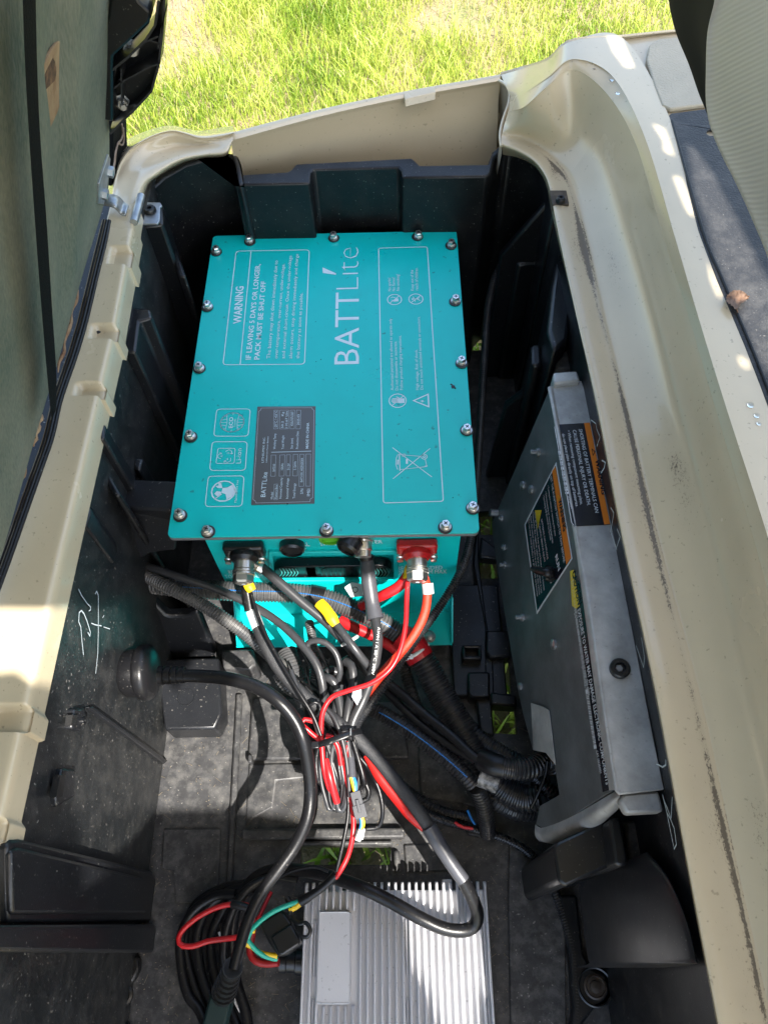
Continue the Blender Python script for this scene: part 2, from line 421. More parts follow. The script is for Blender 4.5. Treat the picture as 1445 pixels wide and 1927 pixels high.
def vnoise(P, sc, seed=0):
    g = np.random.default_rng(seed).random((64, 64)); q = P * sc; i = np.floor(q).astype(int); f = q - i; f = f * f * (3 - 2 * f)
    i0 = i % 64; i1 = (i + 1) % 64
    a = g[i0[:, 0], i0[:, 1]]; b = g[i1[:, 0], i0[:, 1]]; c = g[i0[:, 0], i1[:, 1]]; d = g[i1[:, 0], i1[:, 1]]
    return (a * (1 - f[:, 0]) + b * f[:, 0]) * (1 - f[:, 1]) + (c * (1 - f[:, 0]) + d * f[:, 0]) * f[:, 1]
def blades(name, P, hmin, hmax, wmin, wmax, kind='stuff', tintshift=0., lean=.7):
    n = len(P); h = rng.uniform(hmin, hmax, n); w = rng.uniform(wmin, wmax, n)
    cl = vnoise(P, 3.5, 1); h *= .55 + .9 * cl
    az = rng.uniform(0, 2 * np.pi, n); ln = rng.uniform(.1, lean, n) * h
    la = rng.uniform(0, 2 * np.pi, n)
    dx = np.stack([np.cos(az), np.sin(az)], 1); dl = np.stack([np.cos(la), np.sin(la)], 1)
    base = np.column_stack([P, np.full(n, GZ - .004)])
    def lvl(t, bend, ww):
        c = base.copy(); c[:, :2] += dl * (ln * bend)[:, None]; c[:, 2] += h * t
        a = c.copy(); b = c.copy(); a[:, :2] += dx * (w * ww / 2)[:, None]; b[:, :2] -= dx * (w * ww / 2)[:, None]; return a, b, c
    a0, b0, _ = lvl(0, 0, .8); a1, b1, _ = lvl(.5, .3, 1.); a2, b2, _ = lvl(.82, .75, .6); _, _, c3 = lvl(.95, 1.3, 0)
    V = np.stack([a0, b0, a1, b1, a2, b2, c3], 1).reshape(-1, 3)
    k = (np.arange(n) * 7)[:, None]
    Q = np.stack([k + [0, 1, 3, 2], k + [2, 3, 5, 4]], 1).reshape(-1, 4); T = (k + [4, 5, 6])
    loops = np.concatenate([Q.ravel(), T.ravel()]); nq = len(Q); ntr = len(T)
    me = bpy.data.meshes.new(name); me.vertices.add(len(V)); me.vertices.foreach_set('co', V.ravel())
    me.loops.add(len(loops)); me.loops.foreach_set('vertex_index', loops.astype(np.int32))
    me.polygons.add(nq + ntr); st = np.concatenate([np.arange(nq) * 4, nq * 4 + np.arange(ntr) * 3])
    me.polygons.foreach_set('loop_start', st.astype(np.int32))
    me.update(calc_edges=True)
    dry = vnoise(P, 2.3, 5) * .6 + vnoise(P, 7, 6) * .4
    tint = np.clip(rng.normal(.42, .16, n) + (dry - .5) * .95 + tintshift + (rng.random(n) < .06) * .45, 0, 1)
    A = me.attributes.new('tint', 'FLOAT', 'POINT'); A.data.foreach_set('value', np.repeat(tint, 7).astype(np.float32))
    o = link(name, me, GRS); return tag(o, kind=kind)
def scatter(x0, x1, y0, y1, n, thin=0.0):
    P = np.column_stack([rng.uniform(x0, x1, n), rng.uniform(y0, y1, n)])
    if thin: P = P[rng.random(len(P)) > thin * np.clip((vnoise(P, 2.3, 5) * .6 + vnoise(P, 7, 6) * .4 - .42) * 4, 0, 1)]
    return P
tag(blades('grass', scatter(-1.9, 2.3, .55, 2.7, 240000, .88), .018, .062, .0014, .0034), 'sunlit yellow-green grass beyond the beige body', 'grass')
tag(blades('grass', scatter(-4, 4.5, 2.7, 5.5, 40000, .5), .04, .09, .004, .008), 'sunlit grass farther out from the vehicle', 'grass')
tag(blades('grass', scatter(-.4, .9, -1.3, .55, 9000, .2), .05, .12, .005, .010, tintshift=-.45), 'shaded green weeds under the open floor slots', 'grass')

# ================================================================== SHADE PANEL (added out of view; its openings shape the sunlight)
RZ = 1.30
def onpanel(x, y, z, X=None):
    p = at(x, y, z) if X is None else atX(x, y, X)
    return p + SUN * (RZ - p[2]) / SUN[2]
main = [(-80, 1146, .12), (112, 1146, .12), (226, 1150, 0, -.05), (262, 1215, -.15), (330, 1300, -.24), (385, 1215, -.22), (425, 1086, -.135), (560, 1076, -.12), (690, 1085, -.08), (770, 1062, -.06), (818, 1075, -.08), (822, 1150, -.10), (806, 1200, -.11), (745, 1262, -.10), (700, 1320, -.12), (690, 1400, -.14), (720, 1450, -.15), (735, 1530, -.20), (840, 1585, -.27),
        (905, 1625, -.27), (955, 1664, -.24), (962, 1800, -.24), (946, 1862, -.224), (911, 1892, -.224), (902, 1990, -.224), (850, 1990, -.224), (808, 1868, -.224), (782, 1826, -.224), (768, 1730, -.224), (722, 1662, -.224), (660, 1612, -.28), (560, 1548, -.28), (432, 1532, -.28), (330, 1532, -.28), (250, 1600, 0, -.05), (160, 1665, 0, -.05), (150, 1590, 0, -.05), (120, 1440, 0, -.05), (105, 1300, 0, -.05), (40, 1275, .12), (-80, 1285, .12)]
HL = [[onpanel(*q) for q in main]]  # openings traced back along the sun from the wanted lit patches
for q in ([(1140, 70), (1172, 70), (1200, 132), (1180, 136), (1152, 100)], [(1228, 234), (1258, 246), (1278, 300), (1250, 285), (1250, 266)], [(1268, 332), (1288, 333), (1310, 380), (1322, 414), (1305, 410), (1292, 390)], [(1334, 470), (1344, 482), (1375, 568), (1358, 568), (1340, 524)], [(1392, 674), (1412, 670), (1424, 702), (1406, 702)],
          [(1296, 262), (1345, 318), (1400, 420), (1470, 560), (1500, 700), (1450, 720), (1392, 590), (1342, 460), (1306, 340)]):
    HL.append([onpanel(x, y, .215) for x, y in q])
RC_ = V3((.25, -.55, 0)) + SUN * (RZ - .1) / SUN[2]
orf = [V3((RC_[0] + a, RC_[1] + b, RZ)) for a, b in ((-.80, -.95), (.95, -.95), (1.0, -.90), (1.0, .86), (.95, .92), (-.80, .92), (-.86, .86), (-.86, -.90))]
rf = thing('shade_panel', 'pale unseen panel added above the vehicle, with openings cut to shape the sunlight', 'roof')
extr('shade_sheet', [orf] + HL, (0, 0, .012), STEELP, rf)
for x, y in ((RC_[0] - .78, RC_[1] - .92), (RC_[0] + .92, RC_[1] - .92)):
    mk('shade_panel_post', *g_tube([V3((x, y, RZ)), V3((x * .98, y - .01, .9)), V3((x, y, .3)), V3((x, y + .0, -.4))], .014, n=12, step=.05), STEELP, rf, 60)

# ================================================================== BEIGE BODY
body = thing('golf_cart_body', 'beige golf cart body around the open compartment, with notched rail and curved dirty channel', 'cart body')
# --- front rail with pockets (heightfield swept along Y)
def sstep(a, b, x): t = np.clip((x - a) / (b - a), 0, 1); return t * t * (3 - 2 * t)
def rail():
    pockets = []
    for (xa, ya), (xb, yb) in (((238, 466), (250, 500)), ((205, 612), (222, 640)), ((185, 722), (198, 748)), ((42, 1325), (50, 1378)), ((5, 1535), (5, 1585))):
        pockets.append((at(xb, yb, .118)[1], at(xa, ya, .118)[1]))
    Ys = np.arange(-1.15, -.085, .0012)
    us = np.array([-.10, -.02, .0, .03, .06, .12, .2, .3, .36, .42, .5, .6, .7, .8, .88, .93, .965, .985, 1., 1.0, 1.0, 1.0, 1.])
    zs = np.array([-.02, -.004, .0, .001, .001, .001, .001, .001, .001, .001, .001, .001, .001, .001, .001, .0005, -.0008, -.0025, -.005, -.012, -.02, -.03, -.034])
    V = []
    for y in Ys:
        xo = np.interp(y, [-1.15, -.592, -.386, -.126], [-.104, -.101, -.095, -.089]); xi = np.interp(y, [-1.15, -.55, -.3, -.1], [-.053, -.052, -.05, -.056])
        p = 0.
        for (a, b) in pockets: p = max(p, float(sstep(a - .0008, a + .0006, y) * (1 - sstep(b - .006, b, y))))
        for u, z in zip(us, zs):
            m = p * float(sstep(.38, .52, u))
            x = xo + (xi - xo) * u + (.0032 * p if u > .9 else 0)
            V.append((x, y, .122 + z - .0095 * m * (1 if z > -.004 else .35)))
    n = len(us); F = [(r * n + c, r * n + c + 1, (r + 1) * n + c + 1, (r + 1) * n + c) for r in range(len(Ys) - 1) for c in range(n - 1)]
    o = mk('notched_rail', V, F, BEIGE, body, 50); return pockets
pockets = rail()
c0 = at(183, 624, .112); 
sc = mk('screw', *g_lathe(c0, (0.15, 0, 1), [(.0062, -.004), (.0062, .001), (.005, .003), (.0025, .0038), (.0022, .0015)], 14), BLK2, body, 40)
# --- back left corner, curved
Tl = []
for row in [
    [(262, 437, .088), (252, 432, .112), (240, 420, .121), (226, 405, .122), (214, 385, .121), (207, 376, .112), (200, 370, .06)],
    [(277, 356, .085), (272, 354, .112), (258, 350, .122), (243, 335, .121), (228, 318, .12), (222, 305, .112), (215, 300, .0)],
    [(300, 331, .085), (296, 329, .112), (284, 320, .119), (272, 300, .116), (262, 275, .124), (254, 268, .118), (240, 262, .0)],
    [(345, 306, .085), (341, 303, .112), (334, 294, .118), (325, 276, .112), (322, 250, .128), (318, 243, .122), (312, 236, .0)],
    [(385, 297, .085), (384, 293, .112), (380, 283, .116), (378, 272, .112), (378, 264, .118), (377, 253, .115), (372, 245, .0)],
    [(425, 293, .085), (424, 289, .112), (423, 280, .118), (420, 270, .119), (418, 260, .12), (415, 249, .115), (410, 240, .0)],
    [(437, 272, .085), (437, 270, .112), (438, 265, .12), (439, 259, .122), (440, 253, .122), (440, 245, .116), (438, 236, .0)],
]: Tl.append([at(*p) for p in row])
V, F = g_surf(Tl, 37, 60); mk('rear_corner_molding', V, F, BEIGED, body, 60)
# --- side sill: outer skin, thin lip and inner panel
sill = [(430, 249, .117), (600, 205, .122), (760, 171, .128), (942, 139, .135)]
inn = [(434, 264, .116), (603, 218, .121), (762, 183, .127), (940, 151, .134)]
bot = [(.030, .050, -.10), (.15, .052, -.10), (.27, .054, -.10), (.405, .060, -.10)]
T = []
for a, b, c in zip(sill, inn, bot):
    A, B_, C_ = at(*a), at(*b), V3(c)
    T.append([A + V3((0, .035, -.50)), A + V3((0, .022, -.12)), A + V3((0, .003, -.008)), A + V3((0, 0, -.001)), A * .7 + B_ * .3 + V3((0, 0, .0025)), A * .3 + B_ * .7 + V3((0, 0, .0025)), B_, B_ + V3((0, .001, -.006)), C_ * .55 + B_ * .45 + V3((0, .006, 0)), C_])
V, F = g_surf(T, 46, 30, True); mk('side_panel', V, F, BEIGE, body, 50)
# end return of the panel (rounded, seen as the edge beside the channel)
P1 = [(940, 151, .134), (953, 160, .138), (959, 175, .138), (957, 195, .134), (950, 215, .128), (944, 235, .124), (941, 255, .121), (943, 275, .118)]
T = [[at(*p), at(*p) + V3((.002, .003, -.012)), at(*p) + V3((.001, .012, -.05))] for p in P1]
V, F = g_surf(T, 8, 30); mk('side_panel_return', V, F, BEIGE_IN, body, 60)
tube('panel_edge_bead', P1, .0022, BEIGE, body, n=8)
# clip tab on the sill
tb = [(760, 173, .131), (818, 160, .133), (820, 172, .132), (762, 186, .13)]
extr('clip_tab', [at(*p) for p in tb], (0, -.004, -.009), BEIGE, body, .0012)
# --- rear channel: corner and long curved trough
rows = []
def rw(*p): rows.append([at(*q) for q in p])
#   skirt          inner edge        lip top          groove            wall start         wall mid           wall top          ridge             deck edge
rw((946, 290, .085), (944, 277, .112), (943, 272, .119), (943, 266, .122), (944, 255, .125), (947, 240, .13), (957, 205, .14), (960, 180, .142), (942, 140, .135))
rw((975, 296, .085), (973, 287, .112), (975, 281, .120), (980, 270, .121), (983, 255, .125), (985, 235, .145), (985, 199, .172), (985, 172, .168), (985, 127, .152))
rw((1005, 312, .085), (1004, 305, .112), (1007, 300, .12), (1020, 288, .119), (1028, 275, .122), (1035, 240, .15), (1030, 160, .198), (1030, 143, .20), (1030, 112, .188))
rw((1023, 336, .085), (1024, 330, .112), (1027, 326, .12), (1046, 312, .118), (1058, 300, .120), (1082, 245, .15), (1078, 128, .212), (1078, 108, .220), (1074, 77, .218))
rw((1031, 360, .085), (1033, 354, .112), (1037, 351, .12), (1062, 335, .118), (1078, 325, .120), (1115, 270, .15), (1140, 170, .208), (1152, 135, .219), (1170, 69, .216))
rw((1037, 394, .085), (1040, 388, .112), (1044, 385, .12), (1076, 372, .117), (1095, 365, .120), (1148, 320, .15), (1196, 265, .205), (1215, 250, .217), (1257, 214, .215))
rw((1050, 452, .085), (1053, 451, .112), (1057, 450, .12), (1098, 450, .117), (1120, 450, .120), (1190, 450, .15), (1251, 450, .203), (1275, 450, .216), (1322, 450, .214))
rw((1085, 600, .085), (1086, 600, .112), (1090, 600, .12), (1132, 600, .117), (1154, 600, .120), (1232, 600, .15), (1298, 600, .203), (1320, 600, .216), (1382, 600, .214))
rw((1120, 760, .085), (1122, 760, .112), (1127, 760, .12), (1171, 760, .117), (1193, 760, .120), (1275, 760, .15), (1345, 760, .203), (1370, 760, .216), (1443, 760, .214))
rw((1166, 1000, .085), (1169, 1000, .112), (1174, 1000, .12), (1228, 1000, .117), (1250, 1000, .120), (1338, 1000, .15), (1416, 1000, .203), (1448, 1000, .216), (1530, 1000, .214))
rw((1230, 1300, .085), (1233, 1300, .112), (1240, 1300, .12), (1305, 1300, .117), (1328, 1300, .120), (1415, 1300, .15), (1498, 1300, .203), (1535, 1300, .216), (1635, 1300, .214))
rw((1286, 1600, .085), (1289, 1600, .112), (1296, 1600, .12), (1369, 1600, .117), (1394, 1600, .120), (1490, 1600, .15), (1580, 1600, .203), (1622, 1600, .216), (1738, 1600, .214))
rw((1348, 1927, .085), (1352, 1927, .112), (1359, 1927, .12), (1440, 1927, .117), (1468, 1927, .120), (1572, 1927, .15), (1672, 1927, .203), (1720, 1927, .216), (1850, 1927, .214))
rw((1418, 2300, .085), (1424, 2300, .112), (1432, 2300, .12), (1523, 2300, .117), (1555, 2300, .120), (1668, 2300, .15), (1778, 2300, .203), (1832, 2300, .216), (1978, 2300, .214))
NU = 97; NQ = 9
rows2 = []
for r in rows:
    r = [V3(p) for p in r]
    rows2.append(r[:5] + [r[5], r[6] * .88 + r[5] * .12, r[6], r[7] * .8 + r[6] * .2 + V3((0, 0, .001)), r[7], r[8]])
V, F = g_surf(rows2, NU, 200)
ch = mk('curved_channel', V, F, BEIGED, body, 70)
A = ch.data.attributes.new('dirt', 'FLOAT', 'POINT'); d = np.zeros((200, NU))
u = np.linspace(0, 10, NU)[None]; v = np.linspace(0, 1, 200)[:, None]
d = .95 * np.exp(-((u - 3.0 - .08 * np.sin(v * 23)) / .13) ** 2) + .70 * np.exp(-((u - 3.35 - .1 * np.sin(v * 9)) / .18) ** 2) + .68 * np.exp(-((u - 2.7) / .6) ** 2) + .64 * np.exp(-((u - 4.5 - .2 * np.sin(v * 11)) / .45) ** 2) * (v > .3)
d = d * np.clip((v - .02) * 10, 0, 1) * (.75 + .25 * np.sin(v * 31))
A.data.foreach_set('value', d.ravel().astype(np.float32))
# outer skirt below the corner towards the grass
T = []
for p in [(942, 139, .135), (985, 127, .152), (1030, 112, .188), (1074, 77, .218), (1170, 69, .216), (1280, 58, .214), (1450, 48, .214)]:
    A_ = at(*p); T.append([A_, A_ + V3((0, .006, -.01)), A_ + V3((0, .02, -.12)), A_ + V3((0, .035, -.56))])
V, F = g_surf(T, 16, 30); mk('outer_skin', V, F, BEIGE, body, 60)
# rear deck slab behind the ridge
dk = [(1160, 72), (1280, 60), (1460, 46)]
dp = [at(x, y, .2105) for x, y in dk] + [V3((.95, .06, .2105)), V3((.95, -1.15, .2105)), at(1930, 2300, .2105), at(1810, 1927, .2105), at(1700, 1600, .2105), at(1600, 1300, .2105), at(1500, 1000, .2105)] + [at(1440, 775, .2105), at(1374, 600, .2105), at(1312, 450, .2105), at(1248, 222, .2105), at(1205, 150, .2105)]
extr('rear_deck', dp, (0, 0, -.02), BEIGE, body, 0)
PADM = mat('textured_beige_pad', (.47, .41, .30), .6, bump=.0012, bscale=420, var=.1, vscale=30)
extr('textured_pad', [at(x, y, .2165) for x, y in [(1222, 84), (1240, 72), (1400, 60), (1420, 190), (1332, 194), (1262, 203), (1246, 196), (1232, 160), (1217, 110)]], (0, 0, -.006), PADM, body, .0015)
# screw pocket in the channel lip
pk = prismpx('screw_pocket', [(1034, 357), (1066, 357), (1071, 383), (1040, 384)], .1215, .112, mat('dirty_brown_pocket', (.10, .075, .05), .6, var=.6, vscale=120), body, .001)
lathe('screw', at(1055, 374, .125), (0, 0, 1), [(.0055, -.004), (.0055, .001), (.004, .003), (.002, .003), (.0018, .001)], BLK2, body, 14)
# water drops on the deck, counted as one scatter of drops
DRP = mat('water', (.9, .92, .92), .03); DRP.node_tree.nodes['Principled BSDF'].inputs['Transmission Weight'].default_value = 1.
for (x, y, z, r) in [(1120, 128, .2155, .004), (1098, 94, .218, .003), (1120, 88, .218, .0028), (1150, 150, .217, .0025), (1191, 120, .215, .0022), (1196, 165, .2155, .003), (1162, 175, .216, .0025), (1200, 185, .2155, .0025), (1412, 762, .2155, .003), (1424, 782, .2155, .0025), (1428, 797, .2155, .002)]:
    V, F = g_lathe(at(x, y, z), (0, 0, 1), [(r, 0), (r * .92, r * .22), (r * .6, r * .4), (r * .2, r * .46)], 12)
    mk('water_drop', V, F, DRP, body, 80)

# ================================================================== BLACK TUB
tub = thing('battery_tub', 'black moulded plastic battery tub set into the beige body', 'tub')
FZ = -.28
def pxr(x0, y0, x1, y1): return [(x0, y0), (x1, y0), (x1, y1), (x0, y1)]
holes = [[(567, 1594), (736, 1594), (733, 1628), (565, 1628)],
         [(928, 1238), (957, 1240), (961, 1306), (931, 1304)], [(925, 1326), (968, 1330), (972, 1382), (929, 1380)],
         [(915, 1160), (942, 1160), (945, 1187), (918, 1187)], [(898, 1053), (934, 1053), (937, 1088), (901, 1088)], [(903, 966), (926, 966), (928, 1006), (905, 1006)]]
out = [V3((-.07, .03, FZ)), V3((.50, .03, FZ)), V3((.50, -1.18, FZ)), V3((-.07, -1.18, FZ))]
extr('floor_panel', [out] + [[at(x, y, FZ) for x, y in h] for h in holes] + [[at(495 + 12 * math.cos(a), 1494 + 12 * math.sin(a), FZ) for a in np.linspace(0, 2 * math.pi, 16, endpoint=False)]],
     (0, 0, -.012), FLR, tub, .0015)
# walls
extr('left_wall', [V3((-.0555, .04, FZ)), V3((-.0555, -1.18, FZ)), V3((-.0555, -1.18, .098)), V3((-.0555, .04, .098))], (-.012, 0, 0), mat('sunlit_scuffed_plastic', (.017, .019, .0205), .36, var=.3, vscale=12, bump=.0002, bscale=900, dust=.10, dscale=50, speck=.7, sscale=300, rvar=.08), tub, .002)  # base lightened to carry the sunlight on this wall; dust and specks its own
extr('right_wall', [V3((.452, .06, FZ)), V3((.482, -1.18, FZ)), V3((.482, -1.18, .108)), V3((.452, .06, .108))], (.012, 0, 0), BLK, tub, .002)
led = [(440, 347), (456, 346), (583, 344), (585, 322), (590, 318), (750, 314), (755, 320), (757, 333), (916, 331), (924, 325), (930, 296), (948, 280), (962, 280), (985, 293), (1008, 310), (1024, 332), (1034, 362), (1040, 398),
       (1075, 398), (1060, 260), (960, 255), (945, 268), (926, 284), (917, 308), (790, 310), (782, 302), (775, 296), (557, 307), (547, 318), (540, 322), (440, 328)]
prismpx('corner_rim', [(428, 290), (437, 287), (445, 291), (451, 308), (458, 344), (450, 347), (443, 312), (438, 297)], .092, -.1, BLKR, tub, .002)
prismpx('corner_wall', [(270, 374), (290, 352), (310, 333), (350, 310), (400, 296), (430, 291), (443, 294), (450, 312), (455, 348), (444, 346), (438, 300), (400, 268), (330, 265), (262, 295), (235, 360), (250, 374)], .089, FZ, BLK, tub, .003)
prismpx('back_wall', led, .088, FZ, BLK, tub, .004)
# hinge pillar and wall ribs
prismpx('hinge_pillar', [(259, 381), (303, 379), (307, 386), (307, 421), (262, 426), (258, 420)], .092, FZ, BLK2, tub, .004)
def wallblk(name, px, xf, m=BLKR, bev=.004): return extr(name, [atX(x, y, xf) for x, y in px], (-.06 - xf, 0, 0), m, tub, bev)
def buttress(name, px, z1, z0=FZ, m=BLK, bev=.003): return prismpx(name, px, z1, z0, m, tub, bev)
buttress('wall_rib', [(245, 578), (283, 580), (286, 598), (262, 604), (255, 662), (232, 662)], .075, m=BLKR)
buttress('wall_rib', [(205, 655), (216, 655), (214, 668), (203, 668)], .10, .0, m=BLKR)
buttress('wall_boss', [(178, 795), (198, 797), (196, 826), (174, 826)], .098, -.02, m=BLKR)
buttress('wall_boss', [(250, 861), (270, 861), (262, 886), (252, 880)], -.01, -.10, m=BLKR)
buttress('wall_boss', [(144, 938), (164, 941), (172, 962), (160, 992), (143, 984)], .085, .0, m=BLKR)
buttress('wall_shelf', [(150, 946), (234, 954), (326, 962), (345, 966), (345, 905), (236, 900), (190, 905)], -.004, -.03, m=BLKR)
BP0 = V3((0, -.432, 0)); BPN = unit(V3((0, -.28, .10)))
bh = lambda x, y: atP(x, y, BP0, BPN)
extr('bulkhead', [bh(x, y) for x, y in [(205, 968), (330, 965), (331, 1036), (284, 1042), (266, 1052), (258, 1066), (258, 1094), (264, 1106), (312, 1158), (320, 1161), (352, 1160), (362, 1154), (372, 1150), (406, 1232), (400, 1240), (318, 1243), (306, 1238), (208, 1122), (196, 1060)]], (0, .014, 0), BLKR, tub, .003)
extr('skirt_ledge', [V3((-.16, -.06, .110)), V3((-.088, -.06, .110)), V3((-.098, -1.18, .110)), V3((-.16, -1.18, .110))], (0, 0, -.3), BLK, tub)
extr('underbody_sun_block', [V3((.502, .2, -.30)), V3((1.0, .2, -.30)), V3((1.0, -1.18, -.30)), V3((.502, -1.18, -.30))], (0, 0, -.01), BLK, tub)  # unseen plate added to block sun from the ground below the slots
buttress('floor_box', [(304, 1240), (412, 1238), (417, 1345), (404, 1372), (310, 1374), (300, 1300)], -.235, m=BLKR)
lathe('moulding_stamp', at(350, 1312, -.2348), (0, 0, 1), [(.011, -.001), (.011, .0003), (.0103, .0003), (.0103, -.0003)], BLK2, tub, 24)
buttress('floor_block', [(416, 1224), (476, 1221), (481, 1250), (470, 1262), (420, 1258)], -.225, m=FLR, bev=.003)
wallblk('wall_ridge', [(168, 1332), (176, 1330), (316, 1432), (310, 1438)], -.050, bev=.001)
wallblk('wall_panel', [(14, 1592), (24, 1581), (42, 1580), (286, 1640), (294, 1652), (294, 1728), (286, 1736), (16, 1738)], -.046, bev=.003)
wallblk('wall_panel', [(22, 1602), (36, 1594), (270, 1652), (276, 1720), (24, 1722)], -.043, bev=.003)
wallblk('wall_panel', [(-20, 1742), (290, 1740), (299, 1748), (297, 1786), (288, 1794), (-20, 1792)], -.038, bev=.003)
wallblk('cable_clip_boss', [(141, 1335), (160, 1332), (162, 1350), (152, 1378), (136, 1372)], -.048, bev=.002)
wallblk('cable_clip_boss', [(118, 1446), (142, 1448), (140, 1500), (108, 1520), (106, 1500)], -.050, bev=.002)
for q in ([(137, 1346), (146, 1346), (144, 1366), (134, 1366)], [(114, 1459), (124, 1459), (118, 1500), (106, 1500)]):
    extr('wall_slot', [atX(x, y, -.0455) for x, y in q], (-.006, 0, 0), DKM, tub)
lathe('clip_hole', atX(158, 1357, -.047), (1, 0, 0), [(.0038, -.002), (.0038, .001), (.0022, .001), (.0020, -.001)], BLK2, tub, 14)
# corner foot seen at the lower left
buttress('corner_foot', [(-60, 1800), (262, 1800), (262, 1826), (250, 1850), (228, 1858), (214, 1876), (214, 1896), (228, 1912), (246, 1935), (250, 1990), (-60, 1990)], -.268)
lathe('drain_boss', at(232, 1874, -.267), (0, 0, 1), [(.011, -.002), (.011, .002), (.008, .003), (.007, .001), (.004, .001)], BLK2, tub, 20)
# floor panels
buttress('floor_raised_panel', [(474, 1312), (566, 1312), (580, 1360), (583, 1430), (466, 1430)], -.272, m=FLR)
buttress('floor_raised_panel', [(596, 1318), (758, 1318), (770, 1428), (590, 1430)], -.272, m=FLR)
buttress('floor_raised_panel', [(785, 1330), (880, 1340), (905, 1520), (790, 1500)], -.274, m=FLR)
buttress('floor_tray', [(468, 1438), (600, 1436), (600, 1462), (520, 1470), (514, 1520), (478, 1540), (462, 1556)], -.276, m=FLR)
buttress('floor_rib', [(455, 1560), (760, 1558), (762, 1578), (455, 1580)], -.264, m=FLR)
buttress('floor_rib', [(444, 1305), (456, 1305), (440, 1600), (432, 1760), (420, 1760), (428, 1600)], -.272, m=FLR, bev=.0025)
buttress('floor_slot_lip', [(556, 1582), (740, 1582), (738, 1592), (560, 1592)], -.268, m=FLR)
buttress('floor_rib', [(740, 1600), (752, 1600), (754, 1640), (742, 1640)], -.27, m=FLR)
buttress('floor_pad', [(760, 1590), (842, 1586), (846, 1640), (764, 1642)], -.276, m=FLR)
buttress('floor_raised_panel', [(958, 1590), (1036, 1602), (1052, 1660), (1064, 1760), (1066, 1980), (962, 1980), (956, 1700)], -.2755, m=FLR, bev=.0015)
buttress('floor_raised_panel', [(308, 1560), (416, 1560), (410, 1700), (330, 1700), (326, 1640), (304, 1636)], -.2765, m=FLR, bev=.0015)
buttress('floor_rib', [(880, 1560), (955, 1572), (956, 1582), (880, 1572)], -.270, m=FLR, bev=.002)
buttress('floor_rib', [(466, 1420), (474, 1420), (474, 1436), (466, 1436)], -.262, m=FLR, bev=.002)
# frame work right of the battery
buttress('frame_rail', [(898, 960), (922, 960), (900, 965), (902, 1060), (915, 1162), (928, 1235), (930, 1310), (925, 1330), (930, 1385), (905, 1380), (895, 1310), (912, 1300), (912, 1180), (890, 1060)], -.262, m=BLK)
buttress('frame_bracket', [(914, 1186), (960, 1186), (962, 1236), (926, 1238), (920, 1236), (914, 1228)], -.25, m=BLK)
buttress('frame_bracket', [(880, 1264), (922, 1264), (922, 1314), (888, 1314), (880, 1306)], -.25, m=BLK)
buttress('frame_bracket', [(922, 1302), (972, 1308), (974, 1330), (924, 1326)], -.25, m=BLK)
prismpx('square_tube_end', [(869, 1214), (905, 1214), (907, 1241), (871, 1241)], -.245, FZ, BLK2, tub, .002, holes=[[(876, 1219), (900, 1219), (901, 1234), (877, 1234)]])
V, F = g_box((.357, -.50, -.272), (.07, .16, .018)); mk('frame_plate', V, F, BLK, tub, bev=.002)
prismpx('cross_brace', [(905, 1008), (940, 1035), (938, 1052), (902, 1048)], -.24, -.262, BLK, tub)
# back right pieces beside the battery
prismpx('conduit_clip', [(956, 452), (978, 436), (1018, 432), (1020, 452), (988, 456), (988, 478), (1020, 478), (1018, 492), (975, 498), (964, 480)], -.03, -.28, BLK2, tub, .004)
prismpx('tall_guard', [(1046, 490), (1060, 484), (1074, 490), (1078, 560), (1068, 640), (1042, 660), (1030, 620), (1038, 540)], .05, -.28, BLK2, tub, .005)
prismpx('locking_post', [(998, 650), (1008, 645), (1018, 650), (1020, 684), (1012, 690), (1000, 686)], .0, -.28, BLK2, tub, .004)
prismpx('locking_block', [(1018, 668), (1040, 660), (1046, 700), (1036, 720), (1022, 712)], -.02, -.28, BLK2, tub, .003)
prismpx('round_boss_block', [(1044, 664), (1060, 657), (1084, 660), (1090, 694), (1048, 696)], .02, -.28, FLR, tub, .004)
extr('side_rib', [V3((.40, -.02, FZ)), V3((.40, -.02, -.02)), V3((.46, -.02, .08)), V3((.475, -.02, FZ))], (0, -.012, 0), BLK2, tub, .003)
extr('side_rib', [V3((.39, -.22, FZ)), V3((.40, -.22, -.10)), V3((.46, -.22, -.02)), V3((.475, -.22, FZ))], (0, -.012, 0), BLK2, tub, .003)
# lower right: box, pillar and the big curved cover
prismpx('corner_box', [(1040, 1596), (1050, 1584), (1145, 1540), (1156, 1546), (1160, 1618), (1150, 1630), (1064, 1670), (1050, 1660)], -.05, FZ, BLK2, tub, .005)
prismpx('corner_pillar', [(1146, 1544), (1156, 1538), (1168, 1540), (1182, 1618), (1178, 1630), (1162, 1632), (1156, 1624)], -.02, FZ, BLK2, tub, .004)
prismpx('corner_pad', [(1176, 1546), (1204, 1544), (1212, 1620), (1208, 1646), (1184, 1640)], -.05, FZ, FLR, tub, .003)
T = []
for k, (L_, R_x) in enumerate((((1088, 1672), (1212, 1606)), ((1092, 1692), (1240, 1640)), ((1096, 1725), (1266, 1690)), ((1100, 1762), (1286, 1745)), ((1106, 1803), (1299, 1803)), ((1110, 1815), (1304, 1816)), ((1112, 1824), (1306, 1826)))):
    dz = (0, 0, 0, 0, 0, -.008, -.09)[k]
    a = at(*L_, -.19); b = atX(*R_x, .462); m1 = a * .66 + b * .34 + V3((-.004, 0, .012)); m2 = a * .3 + b * .7 + V3((-.004, 0, .010))
    T.append([p + V3((0, 0, dz)) for p in (a, m1, m2, b, b + V3((.006, 0, -.008)), b + V3((.012, 0, -.05)))])
